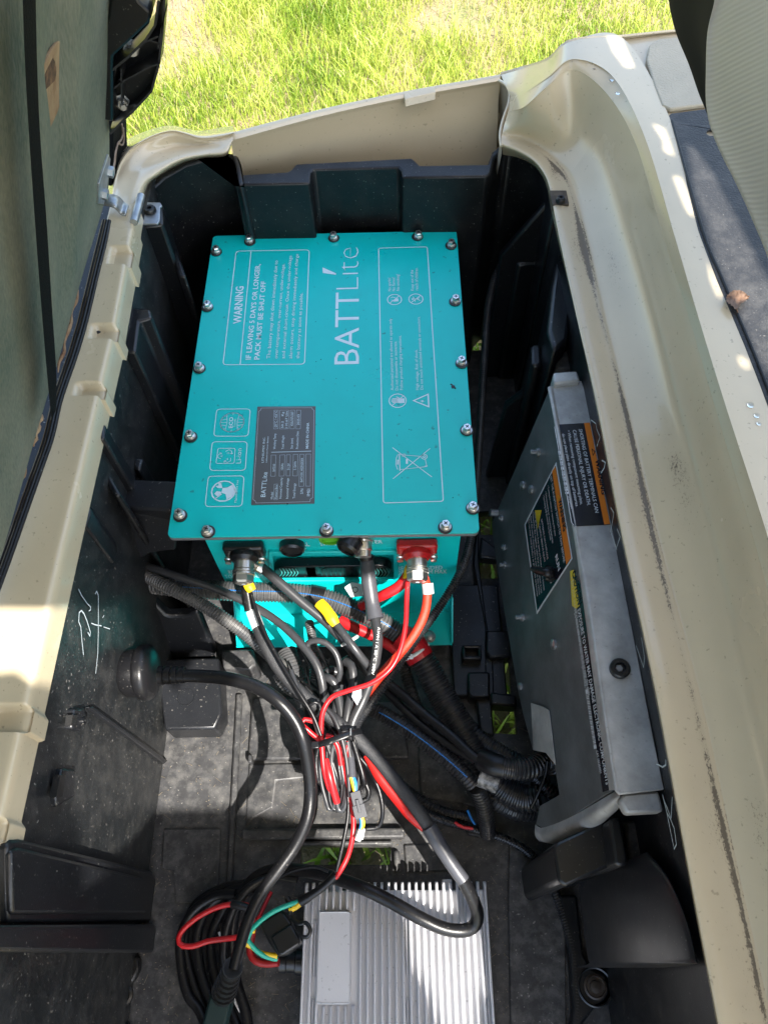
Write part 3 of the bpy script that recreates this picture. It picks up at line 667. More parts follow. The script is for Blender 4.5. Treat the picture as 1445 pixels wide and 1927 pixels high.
V, F = g_surf(T, 30, 40); mk('curved_cover', V, F, mat('grey_smooth_plastic', (.012, .0125, .0145), .34, speck=.3, rvar=.05), tub, 60)
prismpx('flange_strip', [(1052, 1685), (1086, 1685), (1098, 1795), (1112, 1822), (1140, 1836), (1148, 1860), (1140, 1885), (1118, 1900), (1098, 1927), (1086, 2000), (1070, 2000), (1078, 1900), (1072, 1800)], -.262, FZ, BLK2, tub, .003)
lathe('grommet', at(1120, 1858, -.262), (0, 0, 1), [(.0125, -.001), (.0125, .001), (.0105, .002), (.0095, .0005), (.0062, .0005), (.0058, .003), (.002, .004)], mat('rusty_grommet', (.05, .035, .025), .5, var=.5, vscale=90), tub, 24)
lathe('grommet_ring', at(1120, 1858, -.2625), (0, 0, 1), [(.0200, -.001), (.0200, .002), (.0185, .003), (.017, .002), (.017, -.001)], BLK2, tub, 28)
buttress('wall_rib', [(303, 420), (318, 424), (350, 520), (336, 520)], .03)
buttress('wall_rib', [(168, 850), (180, 846), (228, 930), (216, 936)], .05)
# chalk scribbles
def wallprint(X): return Print(lambda x, y: atX(x, y, X), (1, 0, 0), .0006)
CHALK = mat('white_chalk', (.5, .56, .58), .8)
p = wallprint(-.0548)
for q, w in (([(147, 1109), (152, 1120), (163, 1136), (170, 1143), (169, 1148), (166, 1150)], .0010), ([(156, 1233), (153, 1205), (151, 1180), (147, 1170), (148, 1153), (152, 1149), (157, 1155), (163, 1170), (169, 1190), (168, 1197), (164, 1190)], .0013),
             ([(178, 1118), (181, 1113), (184, 1120), (184, 1150), (184, 1190), (183, 1230), (179, 1268)], .0012), ([(171, 1173), (178, 1176), (190, 1178)], .0011), ([(194, 1180), (206, 1184)], .0009), ([(192, 1163), (195, 1158)], .0008), ([(82, 1216), (90, 1228), (98, 1233)], .0007)):
    p.line(q, w)
p.build('chalk_scribble', CHALK, tub)
p = Print(lambda x, y: atX(x, y, .4555), (-1, 0, 0), .0006)
p.line([(1113, 790), (1122, 797), (1124, 808), (1130, 822), (1124, 840)], .0009); p.line([(1133, 866), (1140, 870), (1138, 880), (1132, 890)], .0014)
p.line([(1150, 955), (1156, 965), (1150, 1000), (1162, 1035)], .0011); p.line([(1162, 995), (1168, 1010), (1160, 1034)], .0010)
p.build('chalk_scribble', CHALK, tub)
p = Print(lambda x, y: atX(x, y, .466), (-1, 0, 0), .0006)
p.line([(1198, 1215), (1212, 1256), (1214, 1238), (1208, 1200)], .0009); p.line([(1236, 1438), (1248, 1444), (1254, 1440), (1254, 1430)], .0013)
p.line([(1248, 1496), (1256, 1530), (1264, 1570), (1270, 1598), (1274, 1590), (1270, 1560), (1262, 1540), (1256, 1530)], .0011); p.line([(1252, 1510), (1264, 1540), (1266, 1500)], .0009)
p.build('chalk_scribble', CHALK, tub)
# paper sticker on the left wall
st = Print(lambda x, y: atX(x, y, -.0548), (1, 0, 0), .0005)
st.poly([(166, 842), (180, 850), (180, 868), (167, 907), (156, 910)]); so = st.build('paper_sticker', LWH, tub)
st = Print(lambda x, y: atX(x, y, -.0548), (1, 0, 0), .0009)
for k in range(9): st.line([(170.5 - k * 1.1, 862 + k * 4.2), (176.5 - k * 1.1, 858 + k * 4.2)], .0012)
st.build('barcode', LBK, so)
st = [(150, 908), (156, 905), (153, 918), (149, 914)]

# ================================================================== BATTERY
bat = thing('battery_pack', 'large teal lithium battery box with a printed screw-down lid', 'battery')
LW, LL = .34, .478
def rrect(x0, y0, x1, y1, z, r=.006, n=5):
    P = []
    for cx, cy, a0 in ((x1 - r, y1 - r, 0), (x0 + r, y1 - r, 90), (x0 + r, y0 + r, 180), (x1 - r, y0 + r, 270)):
        for t in np.linspace(0, 90, n): P.append(V3((cx + r * math.cos(R_(a0 + t)), cy + r * math.sin(R_(a0 + t)), z)))
    return P
extr('lid', rrect(0, -LL, LW, 0, 0.), (0, 0, -.0022), TEAL, bat, .0005)
extr('lid_edge', rrect(.0003, -LL - .0006, LW - .0003, -.0003, -.0023), (0, 0, -.0042), EDGE, bat, .0004)
V, F = g_box((.178, -.235, -.1285), (.288, .430, .243)); mk('case', V, F, TEALB, bat, bev=.003)
YF = -.468
fx0, fx1 = .034, .322
o1 = [V3((fx0, YF, -.0068)), V3((fx1, YF, -.0068)), V3((fx1, YF, -.25)), V3((fx0, YF, -.25))]
ho = [atY(x, y, YF) for x, y in [(511, 1044), (744, 1042), (744, 1098), (511, 1100)]]
extr('front_panel', [o1, ho], (0, .0175, 0), TEALB, bat, .0012)
fr = [atY(x, y, YF - .004) for x, y in [(505, 1040), (750, 1038), (750, 1100), (505, 1102)]]; fi = [atY(x, y, YF - .004) for x, y in [(514, 1047), (741, 1045), (741, 1093), (514, 1095)]]
extr('handle_frame', [fr, fi], (0, .006, 0), TEALB, bat, .0012)
# foot flange, gussets, flange bolts
V, F = g_box((.177, -.491, -.2485), (.290, .048, .003)); mk('foot_flange', V, F, TEALB, bat, bev=.0006)
for x in (.0335, .3205):
    extr('gusset', [V3((x, YF - .001, -.195)), V3((x, YF - .001, -.247)), V3((x, -.514, -.247)), V3((x, -.514, -.241))], (.0025, 0, 0), TEALB, bat, .0005)
for x, y in ((808, 1198), (487, 1208)):
    mk('flange_bolt', *g_lathe(at(x, y, -.246), (0, 0, 1), [(.0085, -.001), (.0085, .0005), (.0062, .001), (.0062, .004), (.0045, .005), (.001, .0055)], 16), GALV, bat, 40)
# handle insert: black slotted strip with grille
hp = lambda x, y, d=.003: atY(x, y, YF + d)
def capsule(x0, y0, x1, y1, d):
    a, b = hp(x0, y1, d), hp(x1, y0, d); r = (b[2] - a[2]) / 2; cz = (a[2] + b[2]) / 2; P = []
    for t in np.linspace(90, 270, 9): P.append(V3((a[0] + r + r * math.cos(R_(t)), YF + d, cz + r * math.sin(R_(t)))))
    for t in np.linspace(-90, 90, 9): P.append(V3((b[0] - r + r * math.cos(R_(t)), YF + d, cz + r * math.sin(R_(t)))))
    return P
extr('handle_strip', capsule(519, 1064, 737, 1090, .004), (0, .012, 0), BLK2, bat, .001)
for (a, b) in ((524, 560), (576, 596), (604, 664), (700, 732)):
    w = extr('grille_window', capsule(a, 1068, b, 1086, .0035), (0, .0006, 0), DKM, bat)
for x in np.arange(604, 668, 9):
    A_ = hp(x, 1068, .003); B_ = hp(x + 1, 1086, .003)
    mk('grille_bar', *g_box((A_ + B_) / 2, (.0012, .001, abs(A_[2] - B_[2]))), BLK2, bat)
for x in np.arange(526, 562, 6):
    mk('grille_bar', *g_tube([hp(x, 1070, .003), hp(x + 5, 1078, .0025), hp(x, 1085, .003)], .0005, n=5), CHR, bat, 50)
for x in np.arange(703, 732, 6):
    mk('grille_bar', *g_tube([hp(x, 1070, .003), hp(x + 5, 1078, .0025), hp(x, 1085, .003)], .0005, n=5), CHR, bat, 50)
# front face print
fp = Print(lambda x, y: atY(x, y, YF), (0, -1, 0), .0004)
FW = []
class _F:
    def text(s, *a):
        q = Print(lambda x, y: atY(x, y, YF), (0, -1, 0), .0004); q.text(*a); q.build('lettering', PRT, bat)
fp = _F()
fp.text('SWITCH', (604, 1027), (641, 1025), (604, 1019.5)); fp.text('METER', (680, 1023), (720, 1022), (680, 1016)); fp.text('SERIAL', (545, 1028), (583, 1027), (545, 1020.5)); fp.text('COMM', (552, 1036), (576, 1035.5), (552, 1029.5))
fp.text('RECOMMENDED', (432, 1080), (507, 1078), (432, 1072.5)); fp.text('TORQUE 12N.M MAX', (425, 1088), (520, 1086), (425, 1081))
fp.text('RECOMMENDED', (748, 1073), (832, 1071), (748, 1065.5)); fp.text('TORQUE 12N.M MAX', (740, 1081), (840, 1078.5), (740, 1073.5))

# switch ring, data port
c = atY(621, 1012, YF)
mk('switch_ring', *g_lathe(c, (0, -1, 0), [(.0125, -.002), (.0125, .003), (.009, .004), (.009, .001)], 24, up=(0, 0, 1)), mat('lime_switch', (.12, .45, .03), .4), bat, 40)
c = atY(550, 1024, YF)
mk('data_port_cap', *g_lathe(c, (0, -1, 0), [(.0145, -.002), (.0145, .008), (.012, .0105), (.0115, .008), (.002, .0075)], 26), BLK2, bat, 30)
# meter connector (screwed chrome collar)
cM = atY(683, 1012, YF)
mo = mk('meter_connector', *g_lathe(cM, (0, -.95, -.3), [(.0125, -.002), (.0125, .004), (.0105, .005), (.0105, .014), (.0092, .015), (.0092, .022)], 22), CHR, bat, 30)
pc = mk('connector_cap', *g_lathe(atY(658, 1024, YF - .012), (-.5, -1, 0), [(.0135, -.006), (.0135, .006), (.0105, .009), (.010, .006), (.001, .006)], 24), BLK2, bat, 30)
# terminals
def terminal(name, px, m, lab):
    c = atY(px[0], px[1], YF)
    V, F = g_box(c + V3((0, -.006, 0)), (.046, .012, .026)); b = mk(name, V, F, m, bat, bev=.003)
    b['label'] = lab
    for dx in (-.019, .019):
        q = mk('terminal_screw', *g_lathe(c + V3((dx, -.012, -.008)), (0, -1, 0), [(.0048, 0), (.0048, .003), (.0036, .004), (.0036, .007), (.001, .0075)], 12), CHR, b, 40)
    mk('collar', *g_lathe(c + V3((0, -.010, -.002)), (0, -1, -.12), [(.0165, 0), (.0165, .006), (.013, .010)], 22), m, b, 40)
    h = .008
    mk('stud', *g_lathe(c + V3((0, -.010, -.003)), (0, -1, -.18), [(.0115, h), (.0115, h + .010), (.0098, h + .0105), (.0125, h + .0115), (.0125, h + .0135), (.0108, h + .014), (.0125, h + .0148), (.0125, h + .0168), (.009, h + .0172)], 24), CHR, b, 25)
    mk('hex_nut', *g_lathe(c + V3((0, -.010, -.003)), (0, -1, -.18), [(.0118, h + .0168), (.0118, h + .0245), (.0095, h + .0265), (.004, h + .0268), (.0035, h + .0262)], 6), CHR, b, 20)
    return c
cN = terminal('negative_terminal', (461, 1026), BLK2, 'black terminal block with chromed stud')
cP = terminal('positive_terminal', (784, 1022), mat('red_terminal_plastic', (.42, .01, .012), .3), 'red terminal block with chromed stud')
# lid bolts: 17 of them, each one a part with its own washer
def make_bolt():
    b = mk('lid_bolt', *merge([g_lathe((0, 0, 0), (0, 0, 1), [(.0062, .0014), (.0062, .0022)], 20), g_lathe((0, 0, 0), (0, 0, 1), [(.0057, .0026), (.0057, .0037)], 20),
        g_lathe((0, 0, 0), (0, 0, 1), [(.0054, .0037), (.0054, .0045), (.0050, .0048)], 18), g_lathe((0, 0, 0), (0, 0, 1), [(.0050, .0046), (.0050, .0080), (.0043, .0092), (.0030, .0094)], 6)]), CHR, bat, 25)
    w = mk('washer', *g_lathe((0, 0, 0), (0, 0, 1), [(.0078, .0), (.0078, .0012), (.0074, .0014), (.004, .0014)], 24), mat('dark_washer', (.05, .05, .05), .35, metal=.6), b, 40)
    x = mk('cross_recess', *merge([g_box((0, 0, .0094), (.0050, .0012, .0002)), g_box((0, 0, .00945), (.0012, .0050, .0002))]), DKM, b)
    return b, w, x
bolts = [(408, 472), (470, 452), (628, 446), (787, 444), (849, 460), (392, 576), (857, 565), (376, 692), (868, 681), (359, 820), (878, 809), (339, 968), (889, 955), (391, 1000), (615, 996), (838, 990)]
b0, w0, x0 = make_bolt()
for i, (x, y) in enumerate(bolts):
    P = at(x, y + 2, .0006)
    if i == 0: b, w, xr = b0, w0, x0
    else:
        b = b0.copy(); w = w0.copy(); xr = x0.copy()
        for q in (b, w, xr): COL.objects.link(q)
        b.parent = bat; w.parent = b; xr.parent = b
    b.location = Vector(P); b.rotation_euler = (0, 0, rng.uniform(0, 6)); w.location = (rng.uniform(-.0012, .0003), rng.uniform(-.0008, .0008), 0)
# lid print ------------------------------------------------------------
lp = Print(lambda x, y: at(x, y, 0), (0, 0, 1), .0003)
A5 = lambda x, y: (320 + x / 3.2125, 420 + y / 3.2125); A6 = lambda x, y: (600 + x / 3.2125, 420 + y / 3.2125)
def T5(t, x0, y0, x1, y1, xt, thin=0., P=None): (P or lp).text(t, A5(x0, y0), A5(x1, y1), A5(xt, y0), thin)
def T6(t, x0, y0, x1, y1, xt, thin=0.): lp.text(t, A6(x0, y0), A6(x1, y1), A6(xt, y0), thin)
lp.rrect([A5(400, 168), A5(842, 160), A5(813, 852), A5(320, 856)], .0011, .05); lp.line([A5(490, 166), A5(424, 854)], .0011)
T5('WARNING', 430, 606, 445, 380, 380, .022)
T5('IF LEAVING 5 DAYS OR LONGER,', 488, 824, 546, 246, 455, .018); T5('PACK MUST BE SHUT OFF', 540, 824, 580, 350, 507, .018)
for t, x0, x1, y1, xt in (('The battery may shut down immediately due to', 606, 652, 225, 582), ('over-temperature, over-current, under-voltage,', 650, 693, 245, 628), ('and external short-circuit. Once the under-voltage', 694, 736, 195, 672), ('alarm occurs, stop driving immediately and charge', 738, 776, 185, 716), ('the battery as soon as possible.', 782, 803, 420, 760)):
    T5(t, x0, 818, x1, y1, xt)
T6('BATT', 243, 850, 243, 415, 83, -.004)
T6('L', 243, 396, 243, 325, 90, -.028); T6('\u0131', 243, 306, 243, 298, 73, -.030); T6('te', 243, 282, 243, 146, 82, -.026)
lp.poly([A6(22, 266), A6(105, 303), A6(103, 312), A6(24, 300)])
lp.rrect([A6(361, 150), A6(655, 142), A6(752, 1682), A6(390, 1692)], .0011, .05)
for t, x0, y0, x1, y1 in (('Authorized personnel are allowed to operate only.', 452, 1010, 440, 574), ('Do not disassemble or incinerate.', 480, 1010, 470, 712), ('Follow product charging instructions.', 508, 1008, 497, 678), ('High voltage. Risk of shock.', 604, 1008, 596, 763), ('Do not touch uninsulated terminals or connectors.', 631, 1006, 610, 565),
                          ('No sparks!', 436, 410, 434, 330), ('No flames!', 461, 410, 459, 326), ('No smoking!', 487, 408, 485, 308), ('Keep out of the', 574, 407, 570, 282), ('reach of children.', 600, 405, 597, 268)):
    T6(t, x0, y0, x1, y1, x0 - 19)
def icon(c, r, f):       # f draws in local units (-1..1), x = reading direction (world +Y), y = letter top (world -X)
    C = lp.p(*c)
    def W_(x, y): return C + V3((-y * r, x * r, 0))
    f(W_)
def pl(W_, pts, w=.0007, close=False): lp.line([W_(*q) for q in pts], w, close, True)
def blob(W_, pts): lp.poly([W_(*q) for q in pts], True)
def arc(W_, cx, cy, r, a0, a1, w=.0007, sy=1.): pl(W_, [(cx + r * math.cos(a), cy + sy * r * math.sin(a)) for a in np.linspace(R_(a0), R_(a1), 16)], w)
def ic_nofire(W_):
    arc(W_, 0, 0, 1, 0, 360, .0011); pl(W_, [(-.7, .7), (.7, -.7)], .001); blob(W_, [(-.35, -.55), (.1, -.55), (.15, -.1), (-.1, .1), (-.05, .5), (-.4, .1)]); pl(W_, [(.15, -.5), (.5, .3), (.3, .5)], .0008)
def ic_child(W_):
    arc(W_, 0, 0, 1, 0, 360, .0011); pl(W_, [(-.7, .7), (.7, -.7)], .001); pl(W_, [(-.5, .1), (0, .15), (.45, .4)], .0009); pl(W_, [(0, .15), (0, -.2), (-.3, -.6)], .0011); pl(W_, [(0, -.2), (.3, -.55)], .0009); blob(W_, [(-.14, .55), (.1, .6), (.16, .36), (-.08, .28)])
def ic_hand(W_):
    arc(W_, 0, 0, 1, 0, 360, .0011); pl(W_, [(-.72, .68), (-.35, .3)], .001); pl(W_, [(.3, -.3), (.7, -.7)], .001)
    blob(W_, [(-.35, -.8), (.3, -.8), (.35, -.1), (.3, .1), (-.3, .1), (-.38, -.3)])
    for k in range(4): pl(W_, [(-.25 + k * .18, 0), (-.27 + k * .19, .62 + .12 * (k in (1, 2)))], .0013)
    pl(W_, [(.3, -.3), (.58, .15)], .0012)
icon(A6(457, 461), .0093, ic_nofire); icon(A6(586, 458), .0093, ic_child); icon(A6(476, 1073), .0103, ic_hand)
lp.line([A6(572, 1073), A6(660, 1034), A6(664, 1110)], .0016, True)
lp.poly([A6(607, 1076), A6(632, 1070), A6(628, 1078), A6(646, 1074), A6(620, 1084), A6(624, 1077)])
lp.line([A6(445, 1357), A6(683, 1535)], .0009); lp.line([A6(672, 1362), A6(448, 1546)], .0009)
lp.line([A6(486, 1400), A6(618, 1410)], .0007); lp.line([A6(490, 1490), A6(652, 1472), A6(643, 1428)], .0007); lp.line([A6(486, 1394), A6(490, 1498)], .0011); lp.line([A6(478, 1398), A6(468, 1420), A6(466, 1460), A6(476, 1490)], .0008)
lp.line([A6(478, 1430), A6(476, 1460)], .0014); lp.rrect([A6(505, 1396), A6(522, 1396), A6(522, 1410), A6(505, 1411)], .0006); lp.poly([A6(526, 1426), A6(538, 1426), A6(538, 1456), A6(526, 1456)])
lp.circle(A6(636, 1412), .0034, .0008, 16); lp.circle(A6(636, 1412), .0014, .0008, 10); lp.line([A6(640, 1470), A6(656, 1468)], .0014)
# left icons
lp.rrect([A5(283, 1124), A5(486, 1123), A5(472, 1288), A5(264, 1288)], .0009); lp.rrect([A5(255, 1322), A5(467, 1321), A5(455, 1495), A5(240, 1495)], .0009); lp.rrect([A5(232, 1530), A5(448, 1528), A5(435, 1712), A5(212, 1714)], .0009)
def ic_eco(W_):
    arc(W_, 0, 0, 1, 0, 360, .0009); arc(W_, 0, 0, 1, 0, 360, .0005)
    for s in (-1, 1):
        arc(W_, 0, 0, 1, 48, 132, .0006, sy=s * .55) if 0 else None
        pl(W_, [(.62 * s, .78), (.70 * s, .45)], .0006); pl(W_, [(.62 * s, -.78), (.72 * s, -.45)], .0006); pl(W_, [(s * 1., 0), (s * .75, 0)], .0006)
        pl(W_, [(-.85, .52 * s), (0, .42 * s), (.85, .52 * s)], .0006); pl(W_, [(.25 * s, .96), (.34 * s, .45)], .0006); pl(W_, [(.25 * s, -.96), (.34 * s, -.45)], .0006)
    pl(W_, [(0, 1), (0, .45)], .0006); pl(W_, [(0, -1), (0, -.45)], .0006)
icon(A5(376, 1204), .0142, ic_eco)
T5('ECO', 378, 1238, 382, 1172, 354, .02); T5('friendly', 396, 1232, 398, 1182, 384)
lp.rrect([A5(290, 1362), A5(394, 1361), A5(388, 1452), A5(278, 1453)], .0007, .1)
def ic_rec(W_):
    for k in range(3):
        a = R_(90 + 120 * k); c, s_ = math.cos(a), math.sin(a)
        def Q(x, y): return (x * s_ + y * c, -x * c + y * s_)
        pl(W_, [Q(-.42, .55), Q(-.2, .95), Q(.22, .95), Q(.45, .55)], .0006); pl(W_, [Q(-.12, .38), Q(0, .62), Q(.12, .38)], .0005); pl(W_, [Q(.45, .55), Q(.2, .6)], .0005); pl(W_, [Q(.45, .55), Q(.55, .82)], .0005)
icon(A5(337, 1408), .0095, ic_rec)
T5('Li-ion', 428, 1452, 433, 1362, 397)
def ic_maint(W_):
    arc(W_, 0, 0, .97, 0, 360, .0016)
    blob(W_, [(-.8, -.35), (-.5, -.8), (.1, -.95), (.6, -.7), (.35, -.3), (.3, .1), (-.15, .15), (-.3, -.2)]); blob(W_, [(-.35, .1), (-.05, .2), (.0, .55), (-.25, .72), (-.48, .5)])
    blob(W_, [(.28, .1), (.75, .25), (.8, .5), (.55, .45), (.5, .7), (.3, .5)]); pl(W_, [(-.75, .65), (-.35, .2)], .0012)
icon(A5(323, 1620), .0138, ic_maint)
T5('Maintenance free', 402, 1690, 414, 1553, 388)
lp.build('lid_lettering', PRT, bat)
# small black grit on the lid
V = []; F = []
for (x, y, r) in [(852, 727, 4.2), (849, 723, 2.4), (856, 730, 2.4), (540, 935, 2), (541, 948, 2), (520, 936, 1.6), (430, 506, 1), (594, 605, 1), (595, 680, 1), (604, 676, 1), (633, 712, 1), (731, 973, 1), (852, 936, 1.3), (756, 899, 1), (770, 808, 1.2), (774, 809, 1.2), (812, 913, 1), (818, 817, 1)]:
    a = rng.uniform(0, 6); n = 6
    C_ = [at(x + r * rng.uniform(.5, 1.1) * math.cos(a + k), y + r * rng.uniform(.5, 1.1) * math.sin(a + k), .0005) for k in np.linspace(0, 6.28, n, endpoint=False)]
    b_ = len(V); V += C_ + [sum(C_) / n + V3((0, 0, .0005))]; F += [(b_ + k, b_ + (k + 1) % n, b_ + n) for k in range(n)]
mk('black_grit', V, F, LBK, bat)['kind'] = 'stuff'
# name plate
npq = [A5(528, 1108), A5(880, 1106), A5(873, 1694), A5(490, 1703)]
pn = extr('name_plate', [at(x, y, .0006) for x, y in npq], (0, 0, -.0006), PLG, bat, .0002)
np_ = Print(lambda x, y: at(x, y, .0006), (0, 0, 1), .0002)
def N5(*a): T5(*a, P=np_)
N5('BATTL', 576, 1655, 586, 1546, 546); N5('\u00edte', 586, 1542, 589, 1505, 556); N5('LITHIUMIX INC.', 566, 1448, 576, 1292, 552); N5('Lithium-ion Power Battery', 586, 1446, 596, 1288, 578, .01)
for t, x0, y0, x1, y1 in (('Model', 622, 1668, 624, 1626), ('Battery Box', 646, 1665, 650, 1582), ('Nominal Capacity', 674, 1665, 680, 1538), ('Nominal Voltage', 715, 1665, 718, 1541), ('Total Energy', 756, 1665, 760, 1573), ('BAT5100', 634, 1500, 636, 1456), ('100Ah', 684, 1492, 686, 1452), ('51.2V', 722, 1492, 724, 1452), ('5.12kWh', 761, 1492, 764, 1440), ('BAT5100_H02F600304', 802, 1565, 805, 1420),
                          ('Working Temp', 638, 1366, 641, 1272), ('Total Weight', 688, 1366, 690, 1283), ('Size (mm)', 742, 1364, 744, 1300), ('Production Date', 775, 1364, 778, 1258), ('-20\u00b0C / +55\u00b0C', 646, 1238, 648, 1134), ('50.2    Kg', 686, 1238, 688, 1140), ('110.67 Lbs', 710, 1238, 712, 1136), ('420x337x263', 744, 1226, 746, 1140), ('2025.03', 782, 1220, 784, 1156)):
    N5(t, x0, y0, x1, y1, x0 - 15)
N5('S/N', 804, 1637, 806, 1606, 786); N5('IMEI', 845, 1650, 847, 1606, 826); N5('MADE IN CHINA', 836, 1362, 841, 1206, 819, .01)
np_.line([A5(612, 1385), A5(854, 1378)], .0007)
for q in ([(612, 1402), (640, 1402), (636, 1530), (608, 1530)], [(664, 1402), (694, 1400), (690, 1528), (660, 1530)], [(704, 1400), (728, 1400), (726, 1528), (702, 1528)], [(745, 1398), (773, 1398), (770, 1528), (742, 1528)], [(784, 1398), (811, 1398), (808, 1590), (780, 1592)], [(822, 1396), (850, 1396), (848, 1590), (820, 1590)],
          [(628, 1130), (655, 1130), (652, 1243), (626, 1244)], [(664, 1130), (718, 1130), (716, 1243), (662, 1244)], [(728, 1130), (754, 1130), (752, 1243), (726, 1243)], [(765, 1130), (791, 1130), (788, 1243), (762, 1243)], [(630, 1578), (650, 1577), (650, 1672), (628, 1672)]):
    np_.rrect([A5(*a) for a in q], .00022, .04)
np_.line([A5(552, 1117), A5(858, 1115), A5(860, 1124), A5(870, 1132), A5(862, 1660), A5(848, 1668), A5(846, 1684), A5(520, 1692), A5(515, 1680), A5(502, 1670), A5(536, 1138), A5(548, 1130)], .0003, True)
np_.build('plate_lettering', PRT, pn)

# ================================================================== ALLOY MOUNTING PLATE
plt = thing('mounting_plate', 'dull grey alloy component mounting plate with warning labels along the right tub wall', 'metal plate')
PA, PB, PC = at(1030, 725, .05), at(1178, 1500, .05), at(925, 985, -.20)
PN = unit(np.cross(PB - PA, PC - PA)); PN = PN if PN[0] < 0 else -PN
pp = lambda x, y, off=0.: atP(x, y, PA + PN * off, PN)
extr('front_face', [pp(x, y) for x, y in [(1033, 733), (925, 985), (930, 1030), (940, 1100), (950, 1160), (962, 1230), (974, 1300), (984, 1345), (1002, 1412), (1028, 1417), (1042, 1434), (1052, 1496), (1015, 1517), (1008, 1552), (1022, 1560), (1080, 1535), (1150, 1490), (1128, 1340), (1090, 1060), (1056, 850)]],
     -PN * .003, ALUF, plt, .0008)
ZT = .055
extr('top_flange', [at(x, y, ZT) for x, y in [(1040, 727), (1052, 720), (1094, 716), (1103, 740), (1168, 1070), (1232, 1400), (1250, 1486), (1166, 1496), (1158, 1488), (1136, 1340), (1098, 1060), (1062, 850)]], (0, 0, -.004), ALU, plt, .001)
cr = [(1036, 728), (1060, 850), (1095, 1060), (1133, 1340), (1154, 1489)]
Pf = [pp(x, y) for x, y in [(1033, 733), (1056, 850), (1090, 1060), (1128, 1340), (1150, 1489)]]
Pt = [at(x, y, ZT) for x, y in [(1040, 727), (1062, 850), (1098, 1060), (1136, 1340), (1158, 1488)]]
T = []
for a, b in zip(Pf, Pt):
    k = a + V3((0, 0, 1)) * (ZT - a[2]) ; k[0] = a[0] + (a[2] * 0)
    T.append([a + V3((0, 0, -.002)), a, a * .65 + b * .35 + PN * .0035 + V3((0, 0, .001)), a * .3 + b * .7 + PN * .002 + V3((0, 0, .0022)), b, b + V3((.003, 0, 0))])
V, F = g_surf(T, 20, 30); mk('rounded_fold', V, F, ALU, plt, 70)
prismpx('flange_tab', [(1041, 700), (1086, 697), (1092, 716), (1042, 722)], .062, .04, ALU, plt, .0025)
prismpx('flange_tab', [(1172, 1494), (1240, 1488), (1249, 1528), (1180, 1532), (1166, 1508)], .050, .036, ALU, plt, .0025)
T = []
for q0, q1, q2, q3 in [((1160, 1488), (1166, 1498), (1168, 1508), (1164, 1522)), ((1120, 1512), (1130, 1524), (1136, 1538), (1130, 1552)), ((1070, 1540), (1080, 1554), (1084, 1570), (1078, 1586)), ((1022, 1558), (1024, 1574), (1030, 1586), (1052, 1590)), ((1007, 1552), (1006, 1566), (1008, 1576), (1014, 1584))]:
    T.append([pp(*q0), pp(*q1, .002), pp(*q2, -.004), pp(*q3, -.016), pp(*q3, -.030)])
V, F = g_surf(T, 22, 30); mk('rounded_end_fold', V, F, ALU, plt, 70)
# recess pocket at the lower cut-out
extr('cut_out_wall', [pp(1000, 1323, .001), pp(1022, 1330, .001), pp(1034, 1337, .001), pp(1046, 1440, .001), pp(1028, 1417, .001), pp(1004, 1412, .001)], PN * .0008, ALU, plt, .0003)
def stud(x, y, r=.0052, h=.008):
    mk('stud', *merge([g_lathe(pp(x, y), PN, [(r, 0), (r, .0022), (r * .8, .003)], 16), g_lathe(pp(x, y), PN, [(r * .55, .002), (r * .55, h), (r * .4, h + .0008)], 12)]), GALV, plt, 35)
for q in ((1013, 851, .0052, .009), (984, 913, .0055, .003), (1000, 921, .0055, .003), (944, 975, .0045, .004), (949, 1030, .0045, .004), (950, 1063, .005, .007), (984, 1162, .005, .009), (1043, 1213, .0060, .003), (980, 1292, .0048, .003)): stud(*q)
mk('torx_bolt', *merge([g_lathe(at(1165, 1260, ZT), (0, 0, 1), [(.0092, -.001), (.0092, .0045), (.0082, .0058), (.0050, .0058), (.0042, .003)], 26)]), BLK2, plt, 30)
mk('bolt_star', *g_lathe(at(1165, 1258, ZT + .0034), (0, 0, 1), [(.0036, 0), (.0030, .0007)], 6), EDGE, plt, 30)
# tow switch
sw = mk('tow_switch', *g_lathe(pp(1036, 1080), PN, [(.0095, -.001), (.0095, .003), (.0075, .005), (.007, .007)], 6), RUB, plt, 30)
mk('switch_boot', *g_tube([pp(1036, 1080, .004), pp(1030, 1078, .010), pp(1012, 1074, .016), pp(1001, 1070, .020)], [.0062, .0055, .0045, .0045, .003], n=14, step=.001), RUB, sw, 60)
mk('round_knob', *g_lathe(pp(936, 965), PN, [(.005, 0), (.005, .01)], 14), GALV, plt, 30)
# labels
AE = lambda x, y: (900 + x / 3.6125, 760 + y / 3.6125); AFm = lambda x, y: (940 + x / 2.861, 1150 + y / 2.861)
l1 = extr('shorting_warning_label', [at(*AE(x, y), ZT + .0006) for x, y in [(516, 152), (530, 140), (720, 130), (757, 127), (896, 818), (856, 822), (652, 832), (634, 816)]], (0, 0, -.0005), LBK, plt)
Q1 = lambda: Print(lambda x, y: at(*AE(x, y), ZT + .0006), (0, 0, 1), .0003)
q = Q1(); q.poly([(718, 131), (756, 128), (894, 817), (855, 821)]); q.build('orange_band', ORG, l1)
q = Q1(); 
q.text('SHORTING OF BATTERY TERMINALS CAN', (681, 172), (794, 740), (706, 172)); q.text('CAUSE PERSONAL INJURY OR DEATH.', (640, 178), (740, 692), (664, 176))
q.text('\u2022 When removing component mounting plate,', (604, 182), (693, 686), (624, 180)); q.text('do not place plate directly on top of batteries.', (568, 204), (662, 702), (588, 202))
q.text('103384701', (604, 630), (628, 712), (616, 628)); q.line([(518, 154), (532, 146)], .0006); q.line([(518, 156), (634, 810), (650, 828)], .0007)
q.build('label_lettering', LWH, l1)
q = Q1(); q.line([(541, 324), (612, 610)], .0001)
